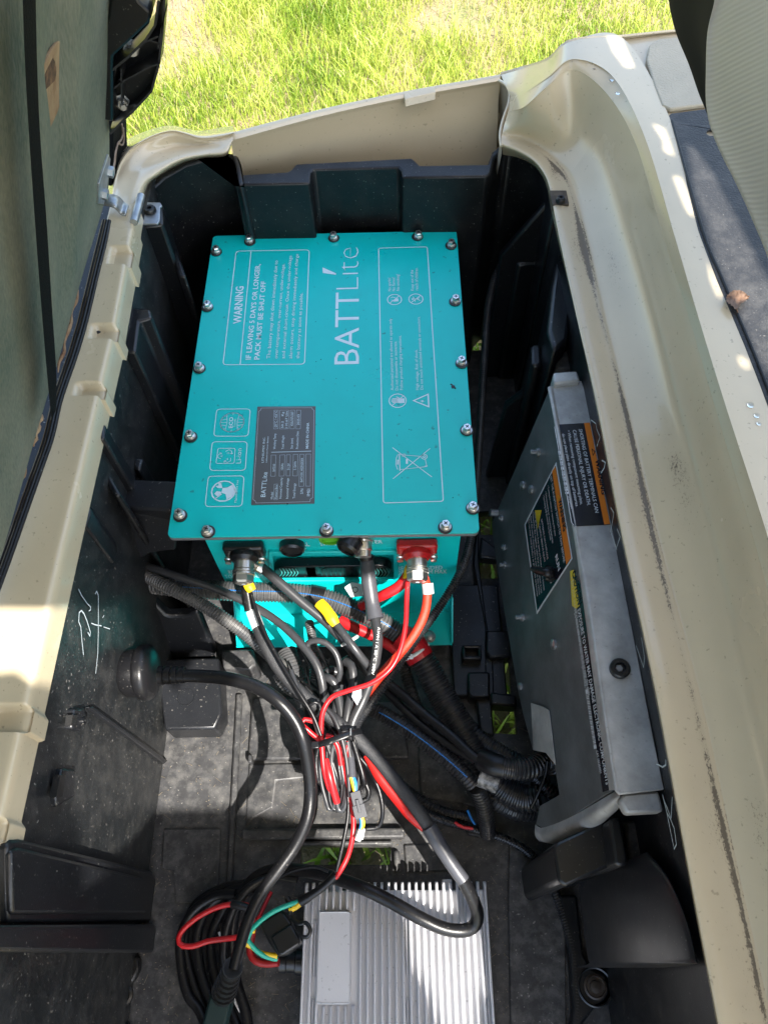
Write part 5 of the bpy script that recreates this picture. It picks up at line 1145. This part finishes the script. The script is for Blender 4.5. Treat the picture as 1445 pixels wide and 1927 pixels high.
cable('glossy_cable', LP_, [.0070, .0072, .0072, .0070, .0062, .0060], RUB, 'glossy black cable looping over the right of the charger and back left', 'cable', n=16)
# charge inlet on the left wall with its plug cable
inl = thing('charge_inlet', 'round black charging inlet with rubber cap on the left tub wall', 'socket')
ic = atX(268, 1268, -.035)
mk('socket_body', *g_lathe(ic + V3((-.02, 0, 0)), (1, .05, .05), [(.0235, 0), (.0265, .005), (.0265, .016), (.0300, .018), (.0312, .021), (.0312, .027), (.0295, .030), (.0235, .034), (.012, .036)], 30), RUB, inl, 40)
mk('rubber_cap_tab', *g_tube([at(258, 1320, -.17), at(261, 1340, -.18), at(264, 1358, -.19)], [.0075, .004, .0055, .0035], n=10, step=.002, flat=.5), RUB, inl, 60)
PL0 = atX(292, 1271, .002); 
for k in range(4):
    mk('boot_ring', *g_tube([PL0 + V3((.004 + k * .007, 0, 0)), PL0 + V3((.009 + k * .007, 0, 0))], .0098 - .0004 * k, n=16, step=.002), RUB, inl, 40)
ZP = float(PL0[2])
CHC = [(300, 1271, ZP), (330, 1272, ZP), (380, 1273, ZP), (430, 1278, ZP + .005), (480, 1292, ZP + .01), (522, 1318, ZP + .01), (552, 1352, ZP), (570, 1392, ZP - .01), (580, 1440, ZP - .03), (584, 1490, ZP - .05), (578, 1540, ZP - .06), (556, 1590, ZP - .07), (525, 1635, ZP - .075), (492, 1680, ZP - .08), (468, 1730, ZP - .08), (452, 1780, ZP - .08), (440, 1825, ZP - .08)]
cable('charging_cable', CHC, [.0066, .0068, .0068, .0066, .0064, .0058, .0054], RUB, 'glossy black charging cable from the round inlet curving down to the power plug', 'cable', n=18)
pg = thing('power_plug', 'dark green-black moulded power plug at the bottom edge', 'plug')
ga, gb_, gc = at(438, 1822, ZP - .078), at(420, 1872, -.235), at(404, 1935, -.235)
mk('strain_relief', *merge([g_tube([ga + (gb_ - ga) * k / 6, ga + (gb_ - ga) * (k + .6) / 6], .0095 + .0008 * k, n=14, step=.001) for k in range(6)] + [g_tube([ga, gb_], .0085, n=12)]), BLK2, pg, 40)
d_ = unit(gc - gb_); sd_ = unit(np.cross(V3((0, 0, 1)), d_)); u2 = np.cross(d_, sd_)
bw = .0165
extr('plug_body', [gb_ - sd_ * bw * .75 - u2 * .010, gb_ + sd_ * bw * .75 - u2 * .010, gb_ + sd_ * bw * .75 + u2 * .010, gb_ - sd_ * bw * .75 + u2 * .010], d_ * .07, mat('dark_green_plug', (.012, .03, .03), .4), pg, .003)
# coil of black cable at the lower left
for k, (xl, xr, w) in enumerate(((349, 470, 0), (372, 485, 1), (398, 500, 2), (340, 455, 3))):
    pts = [(xr - 10, 1665 + 6 * k, -.248), (xr - 50, 1672 + 5 * k, -.256), (xl + 22, 1700 + 6 * k, -.262), (xl, 1750 + 5 * k, -.264), (xl + 2, 1800 + 8 * k, -.266), (xl + 14, 1850 + 8 * k, -.266), (xl + 34, 1900, -.266), (xl + 60, 1960, -.262)]
    cable('coiled_cable', [(x, y, z + .006 * (k % 2)) for x, y, z in pts], .0055, RUB, ['outer-left loop of the black coiled cable beside the charger', 'second loop of the black coiled cable beside the charger', 'third, inner loop of the black coiled cable beside the charger', 'lowest loop of the black coiled cable, half hidden'][k], 'cable', 'coiled black cable loops', n=12)
cable('coiled_cable', [(560, 1655, -.235), (520, 1650, -.235), (478, 1665, -.23), (448, 1695, -.23), (428, 1740, -.235), (420, 1790, -.24), (422, 1815, -.245)], .005, RUB, 'upper loop of the black coiled cable passing under the fuse holder', 'cable', 'coiled black cable loops', n=12)
cable('thin_wire', [(412, 1755, -.262), (424, 1790, -.262), (430, 1830, -.262), (440, 1880, -.262), (452, 1905, -.262)], .0014, WHT, 'thin white wire among the coiled black cables', 'wire', n=6)
# ---- meter cable
mc_ = cable('meter_cable', [(690, 1052, -.07), (694, 1095, -.08), (700, 1135, -.09), (706, 1165, -.095)], [.0078, .0088, .0088, .0082, .0105], SHRINK, 'black shrink-sleeved cable hanging from the centre connector', 'cable', n=16)
mk('collar', *g_tube([at(687, 1032, -.062), at(690, 1054, -.07)], [.0088, .0105, .0105, .0085], n=16, step=.002), RUB, mc_, 40)
lw = cable('meter_cable_lower', [(706, 1165, -.095), (711, 1200, -.095), (707, 1240, -.10), (697, 1280, -.105), (682, 1320, -.115), (664, 1358, -.12), (655, 1400, -.13)], .0058, GREYC, 'grey printed cable continuing below the shrink sleeve into the bundle', 'cable', n=14)
pr_ = Print(lambda x, y: at(x, y, -.0885), (0, 0, 1), 0.); pr_.text('AWM I A 80\u00b0C 300V', (711, 1180), (699, 1270), (716, 1180)); pr_.build('cable_print', WHT, lw)
# ---- positive red cables
rc = cable('red_cable', [(788, 1062, -.065), (796, 1080, -.07), (802, 1100, -.08), (804, 1118, -.085), (800, 1150, -.09), (788, 1180, -.095), (765, 1215, -.10), (735, 1250, -.10), (705, 1285, -.11), (680, 1320, -.12), (662, 1358, -.13)], [.0050, .0052, .0052, .0050, .0054, .0054, .005], REDD, 'thick orange-red braided cable from the right chromed stud down into the bundle', 'cable', n=14, flat=.85)
mk('white_tape', *g_tube([at(804, 1098, -.0785), at(806, 1118, -.084)], .0068, n=14, step=.002), WHT, rc, 50)
cable('red_cable', [(768, 1082, -.07), (750, 1104, -.08), (725, 1118, -.09), (704, 1128, -.11), (680, 1140, -.13)], .0062, RED, 'thick red cable bending left from the right chromed stud behind the meter cable', 'cable', n=14)
cable('red_cable', [(640, 1168, -.17), (665, 1180, -.17), (700, 1196, -.175), (735, 1216, -.18), (760, 1235, -.185)], .007, RED, 'short red cable passing under the grey conduit', 'cable', n=12)
RT = [(767, 1090, -.064), (765, 1130, -.068), (763, 1175, -.07), (754, 1220, -.075), (735, 1258, -.08), (700, 1285, -.085), (655, 1300, -.09), (625, 1312, -.095), (608, 1338, -.10), (604, 1372, -.11), (606, 1410, -.12), (610, 1450, -.13), (622, 1490, -.145), (636, 1506, -.15)]
cable('red_wire', RT, .0028, RED, 'thin bright red wire from the right yellow crimp sweeping into the bundle', 'wire', n=10)
cable('red_wire', [(655, 1395, -.12), (650, 1440, -.13), (655, 1480, -.14), (664, 1530, -.15), (664, 1570, -.155), (655, 1610, -.165), (640, 1640, -.17), (632, 1652, -.175)], .0028, RED, 'thin red wire descending from the bundle to the black sleeve', 'wire', n=10)
cable('black_wire', [(630, 1385, -.13), (640, 1430, -.135), (652, 1480, -.14), (655, 1530, -.15), (645, 1590, -.16), (633, 1640, -.17)], .0022, RUB, 'thin black wire running down beside the red one', 'wire', n=8)
cable('black_sleeve', [(634, 1645, -.175), (610, 1668, -.18), (585, 1686, -.185), (566, 1697, -.19)], [.0048, .0042, .0045, .0058], RUB, 'short black sleeve where red and black wires join above the charger', 'sleeve', n=10)
cable('red_wire', [(632, 1512, -.16), (640, 1526, -.165), (630, 1518, -.17)], .003, RED, 'small red wire tail at the bottom of the bundle', 'wire', n=8)
cable('red_wire', [(600, 1392, -.115), (580, 1375, -.11), (567, 1362, -.105), (574, 1354, -.105), (590, 1358, -.11)], .0028, RED, 'small red wire loop sticking out left of the zip tie', 'wire', n=8)
cable('red_wire', [(614, 1385, -.115), (624, 1388, -.115), (636, 1406, -.12), (642, 1440, -.13)], .0030, RED, 'short red wire bend just right of the zip tie head', 'wire', n=8)
cable('red_wire', [(612, 1430, -.128), (620, 1460, -.13), (628, 1490, -.14), (634, 1510, -.15)], .0040, RED, 'red wire doubled inside the lower loops of the bundle', 'wire', n=8)
# ---- looped grey and black wires of the bundle
def wire(pts, r, m, lab): cable('bundle_wire', pts, r, m, lab, 'wire', 'wires tied in the central bundle', n=9)
BL = 'one of the thin dark wires looped below the zip tie of the central bundle'
q = rng
loops_ = [([(588, 1240, -.11), (578, 1215, -.10), (590, 1206, -.095), (612, 1210, -.095), (632, 1230, -.10), (640, 1262, -.11), (636, 1280, -.12)], .0036, GREYC),
 ([(610, 1275, -.12), (622, 1278, -.115), (632, 1292, -.12), (640, 1330, -.125), (645, 1370, -.13)], .0050, GREYC),
 ([(650, 1245, -.12), (662, 1255, -.115), (664, 1285, -.12), (656, 1330, -.12), (648, 1375, -.125)], .0050, GREYC), ([(640, 1290, -.13), (632, 1330, -.13), (628, 1370, -.13), (626, 1410, -.135)], .0048, GREYC), ([(668, 1300, -.14), (654, 1340, -.14), (646, 1380, -.14)], .0046, GREYC),
 ([(470, 1110, -.08), (482, 1150, -.08), (500, 1195, -.08), (530, 1250, -.085), (560, 1300, -.09), (588, 1345, -.10), (604, 1385, -.11)], .0022, RUB),
 ([(548, 1262, -.10), (562, 1300, -.10), (585, 1340, -.105), (600, 1380, -.11)], .0028, GREYC),
 ([(580, 1330, -.10), (590, 1322, -.095), (602, 1326, -.1), (600, 1345, -.105), (584, 1352, -.11)], .0022, RUB),
 ([(610, 1330, -.105), (628, 1350, -.105), (640, 1380, -.11), (650, 1420, -.12), (655, 1460, -.13), (658, 1500, -.14)], .0022, GREYC)]
for i in range(9):
    x0 = 604 + i * 6.5; w = q.uniform(14, 30); b = q.uniform(1490, 1530)
    loops_.append(([(x0, 1392, -.12), (x0 - 6 + q.uniform(-4, 4), 1430, -.13), (x0 - 4 + q.uniform(-6, 8), 1470, -.14), (x0 + 4, b - 16, -.15), (x0 + w * .5, b, -.155), (x0 + w, b - 14, -.15), (x0 + w * 1.1, 1470, -.14), (x0 + w * .7, 1430, -.13), (x0 + w * .3, 1395, -.12)], q.choice([.0022, .0028, .0034]), [RUB, GREYC, RUB][i % 3]))
UL = ['grey wire arch standing highest above the zip tie', 'thick grey cable bending over just above the zip tie', 'thick grey cable bowed right above the zip tie', 'straight thick grey cable in the middle above the zip tie', 'grey cable nearest the printed meter cable above the zip tie', 'long thin black wire from the left chromed terminal to the tie', 'short grey wire joining the braided cable left of the tie',
      'tiny black wire loop on the braided cable', 'thin grey wire passing under the zip tie from the braided cable']
for k, (pts, r, m) in enumerate(loops_): wire(pts, float(r), m, UL[k] if k < 9 else BL)
STR = []
for i in range(16):
    xa = q.uniform(520, 690); ya = q.uniform(1215, 1300); xm = 604 + i * 4.0
    pts = [(xa, ya, -.16 + q.uniform(-.02, .03)), (xa * .55 + xm * .45 + q.uniform(-14, 14), (ya + 1380) / 2 + q.uniform(-14, 10), -.14), (xm, 1385, -.122 + q.uniform(-.008, .008)), (xm + q.uniform(-14, 18), 1440, -.14), (xm + q.uniform(-18, 26), 1485 + q.uniform(-10, 24), -.155)]
    STR.append((pts, q.uniform(.0011, .0021), [RUB, RUB, GREYC, RUB][i % 4]))
for pts, r, m in STR: cable('bundle_wire', pts, float(r), m, 'one of the thinnest black strands running straight through the zip tie', 'wire', 'thin strands through the zip tie', n=7)
cable('bundle_wire', [(672, 1420, -.14), (696, 1450, -.15), (714, 1490, -.16), (720, 1530, -.17), (712, 1556, -.18), (690, 1560, -.18)], .0026, RUB, 'wide thin black wire loop hanging out to the right of the bundle', 'wire', n=8)
cable('bundle_wire', [(676, 1440, -.15), (686, 1470, -.16), (694, 1490, -.165), (690, 1505, -.17), (676, 1508, -.17)], .003, RUB, 'short stiff black wire loop right of the grey connector', 'wire', n=8)
cable('curved_stub', [(612, 1290, -.15), (606, 1278, -.15), (622, 1262, -.145), (640, 1270, -.15), (648, 1290, -.16)], .0052, GREYC, 'thick grey cable stub curling in front of the battery foot', 'cable', n=12)
cable('curved_stub', [(650, 1300, -.16), (640, 1270, -.16), (652, 1245, -.155), (672, 1240, -.16)], .0062, RUB, 'black cable stub curling behind the orange-red cable', 'cable', n=12)
for (x, y, z) in ((580, 1418, -.15),):
    cable('dark_cable', [(575, 1330, -.16), (590, 1380, -.16), (596, 1430, -.165), (597, 1490, -.175)], .0040, RUB, 'dark cable behind the left side of the bundle', 'cable', n=10)
ft = mk('paper_tag', *g_extr([at(666, 1292, -.098), at(680, 1290, -.096), at(680, 1312, -.098), at(672, 1328, -.10), (at(662, 1312, -.10))], (0, 0, .0005)), LWH); tag(ft, 'small white printed tag hanging on the meter cable', 'tag')
ft2 = mk('paper_tag', *g_extr([at(648, 1106, -.118), at(662, 1096, -.118), at(682, 1100, -.118), at(684, 1122, -.118), at(660, 1124, -.118)], (0, 0, .0005)), LWH); tag(ft2, 'round white paper tag on the thick conduit behind the meter cable', 'tag')
pr_ = Print(lambda x, y: at(x, y, -.1173), (0, 0, 1), 0.); pr_.circle((668, 1110, 0)[:2], .0035, .0008, 12); pr_.build('tag_print', LBK, ft2)
zs = mk('black_zip_tie', *g_tube([at(*p) for p in [(596, 1402, -.103), (615, 1397, -.095), (640, 1388, -.093), (662, 1380, -.096), (678, 1376, -.11)]], .0038, n=10, step=.002, flat=.45), BLK2, None, 60); tag(zs, 'wide black zip tie cinched round the middle of the wire bundle', 'cable tie')
mk('tie_head', *g_box(at(593, 1403, -.102), (.0085, .0075, .006)), BLK2, zs, bev=.001)
for px_ in ((660, 1378, -.0925),): mk('tie_glint_band', *g_box(at(*px_), (.0012, .0075, .0012)), GALV, zs)
# ---- grey connector with coloured wires
cn = mk('wire_connector', *g_box((0, 0, 0), (1, 1, 1)), BLK2); bpy.data.objects.remove(cn)
cn = thing('wire_connector', 'small grey-black connector with yellow, blue and white wires', 'connector')
ca, cb = at(668, 1490, -.135), at(680, 1540, -.14); dd = unit(cb - ca); ss = unit(np.cross(V3((0, 0, 1)), dd)); uu = np.cross(dd, ss)
GCN = mat('grey_connector', (.05, .052, .06), .4)
def obox(name, a, b, w, h, m, par): return extr(name, [a - ss * w - uu * h, a + ss * w - uu * h, a + ss * w + uu * h, a - ss * w + uu * h], b - a, m, par, .0006)
obox('shell', ca, ca * .45 + cb * .55, .0056, .004, GCN, cn); obox('plug_half', ca * .5 + cb * .5, cb, .0068, .0048, GCN, cn); obox('latch', ca * .7 + cb * .3 + uu * .005, ca * .2 + cb * .8 + uu * .005, .0018, .0012, GCN, cn)
for pts, m in (([(660, 1462, -.13), (663, 1474, -.132), (667, 1490, -.134)], YEL), ([(664, 1460, -.131), (669, 1474, -.132), (669, 1490, -.134)], BLU), ([(677, 1536, -.14), (680, 1548, -.142), (678, 1562, -.145)], BLU), ([(681, 1536, -.139), (684, 1550, -.142), (681, 1562, -.145)], YEL),
               ([(678, 1560, -.145), (674, 1572, -.146), (670, 1582, -.147)], WHT), ([(681, 1560, -.145), (678, 1574, -.146), (675, 1584, -.147)], WHT), ([(684, 1560, -.145), (682, 1572, -.146), (680, 1580, -.147)], WHT)):
    mk('lead', *g_tube(px3(pts), .0018, n=8, step=.002), m, cn, 60)
cable('connector_cable', [(655, 1395, -.13), (658, 1420, -.13), (661, 1445, -.13), (662, 1464, -.13)], .0046, SHRINK, 'grey sleeve feeding the small connector', 'cable', n=12)
# ---- fuse holder and its wires
fh = thing('fuse_holder', 'black inline fuse holder with a hanging loop strap beside the charger', 'fuse holder')
def oprism(name, px, z1, z0, m, bev=.0015): return prismpx(name, px, z1, z0, m, fh, bev)
oprism('fuse_box', [(486, 1738), (530, 1712), (548, 1736), (552, 1752), (566, 1776), (540, 1798), (524, 1802), (506, 1776)], -.190, -.215, BLK2, .0025)
oprism('lid', [(508, 1764), (548, 1738), (566, 1772), (562, 1780), (532, 1800), (524, 1798)], -.186, -.192, BLK2, .0025)
mk('hanging_loop', *g_tube(px3([(548, 1728, -.19), (560, 1738, -.186), (576, 1738, -.184), (584, 1752, -.184), (578, 1764, -.186), (566, 1762, -.188), (552, 1752, -.19)]), .0022, n=8, step=.002, flat=.6), BLK2, fh, 60)
mk('wire_clip', *g_tube(px3([(540, 1690, -.19), (548, 1706, -.19), (545, 1722, -.19)]), .003, n=8, step=.002), BLK2, fh, 60)
cable('green_wire', [(562, 1698, -.19), (540, 1705, -.187), (515, 1716, -.185), (492, 1732, -.186), (474, 1750, -.19), (466, 1768, -.195)], .0026, GRN, 'green wire bending round the left of the fuse holder', 'wire', n=10)
cable('green_wire', [(466, 1770, -.195), (478, 1785, -.20), (498, 1800, -.205), (522, 1806, -.21)], .0026, GRN, 'lower green wire re-entering the fuse holder', 'wire', n=10)
cable('yellow_wire', [(566, 1700, -.19), (556, 1708, -.19), (544, 1714, -.19)], .0032, YEL, 'short yellow wire end above the fuse holder', 'wire', n=10)
cable('yellow_wire', [(480, 1752, -.192), (466, 1754, -.192), (458, 1762, -.194), (462, 1776, -.196), (474, 1782, -.20), (492, 1795, -.205), (522, 1800, -.208)], .0028, YEL, 'yellow wire looping under the left end of the fuse holder', 'wire', n=10)
RL = [(470, 1708, -.20), (462, 1704, -.195), (440, 1702, -.19), (410, 1708, -.19), (380, 1722, -.19), (355, 1740, -.19), (339, 1758, -.19), (336, 1772, -.19), (344, 1781, -.19), (366, 1781, -.19), (392, 1772, -.19), (420, 1768, -.19), (450, 1764, -.19), (462, 1758, -.192)]
cable('red_wire', RL, .0028, RED, 'bright red wire making a wide loop left of the fuse holder', 'wire', n=10)
cable('black_sleeve', [(436, 1702, -.188), (450, 1705, -.187), (466, 1710, -.188)], [.0042, .0046, .0044], RUB, 'short black sleeve on the wide red wire loop', 'sleeve', n=10)
cable('red_wire', [(468, 1712, -.19), (476, 1730, -.195), (474, 1760, -.21), (470, 1790, -.215), (480, 1808, -.215), (500, 1814, -.215), (524, 1812, -.212)], .0040, mat('dark_red_wire', (.3, .01, .012), .4), 'thicker dark red wire curling below the fuse holder', 'wire', n=10)
cable('red_wire', [(510, 1680, -.22), (500, 1700, -.215), (488, 1726, -.21), (484, 1732, -.21)], .0022, RED, 'short straight red wire behind the fuse holder', 'wire', n=8)
cable('thin_wire', [(618, 1640, -.2), (590, 1632, -.2), (550, 1640, -.205), (520, 1656, -.21), (500, 1680, -.215), (480, 1700, -.215)], .0020, RUB, 'thin black wire arching over the floor opening', 'wire', n=8)
# bits at the foot of the small conduit
rs = cable('red_wire', [(856, 1548, -.25), (868, 1556, -.25), (890, 1560, -.25)], .002, RED, 'short red wire at the end of the dropped black conduit', 'wire', n=8)
cable('blue_wire', [(880, 1525, -.25), (886, 1540, -.25), (894, 1552, -.25)], .0016, BLU, 'tiny blue wire beside the dropped black conduit', 'wire', n=8)

# ================================================================== straw and grit on the tub floor (nobody could count it)
V = []; F = []
def bit(p, L, w, a):
    d = V3((math.cos(a), math.sin(a), 0)) * L / 2; s_ = V3((-math.sin(a), math.cos(a), 0)) * w / 2; b = len(V)
    V.extend([p - d - s_, p + d - s_, p + d + s_, p - d + s_, p - d + V3((0, 0, w)), p + d + V3((0, 0, w))]); F.extend([(b, b + 1, b + 2, b + 3), (b, b + 1, b + 5, b + 4), (b + 3, b + 2, b + 5, b + 4)])
for i in range(1800):
    x, y = rng.uniform(250, 1080), rng.uniform(1250, 1930)
    p = at(x, y, FZ + .0004)
    if rng.random() < .82: bit(p, rng.uniform(.0006, .0016), rng.uniform(.0005, .0009), rng.uniform(0, 6))
    else: bit(p, rng.uniform(.003, .011), .0004, rng.uniform(0, 6))
tag(mk('floor_debris', V, F, mat('straw_grit', (.22, .18, .12), .8)), kind='stuff')

# ================================================================== final pass: origins at each thing's base
def kids(o): return [c for c in bpy.data.objects if c.parent == o]
CH = {}
for o in bpy.data.objects:
    if o.parent: CH.setdefault(o.parent.name, []).append(o)
def allmesh(o):
    r = [o] if o.type == 'MESH' else []
    for c in CH.get(o.name, []): r += allmesh(c)
    return r
for o in [q for q in bpy.data.objects if q.parent is None and q.type in ('EMPTY', 'MESH') and q.get('kind') is None]:
    if o.location.length > 1e-9: continue
    lo = V3((1e9,) * 3); hi = -lo
    for m in allmesh(o):
        if not len(m.data.vertices): continue
        a = np.empty(len(m.data.vertices) * 3); m.data.vertices.foreach_get('co', a); a = a.reshape(-1, 3) + np.array(m.location[:])
        lo = np.minimum(lo, a.min(0)); hi = np.maximum(hi, a.max(0))
    c = V3(((lo[0] + hi[0]) / 2, (lo[1] + hi[1]) / 2, lo[2]))
    if o.type == 'MESH': o.data.transform(Matrix.Translation(Vector(-c)))
    o.location = Vector(c)
    for k in CH.get(o.name, []): k.location = k.location - Vector(c)
print('objects', len(bpy.data.objects), 'tris', sum(len(m.polygons) for m in bpy.data.meshes))
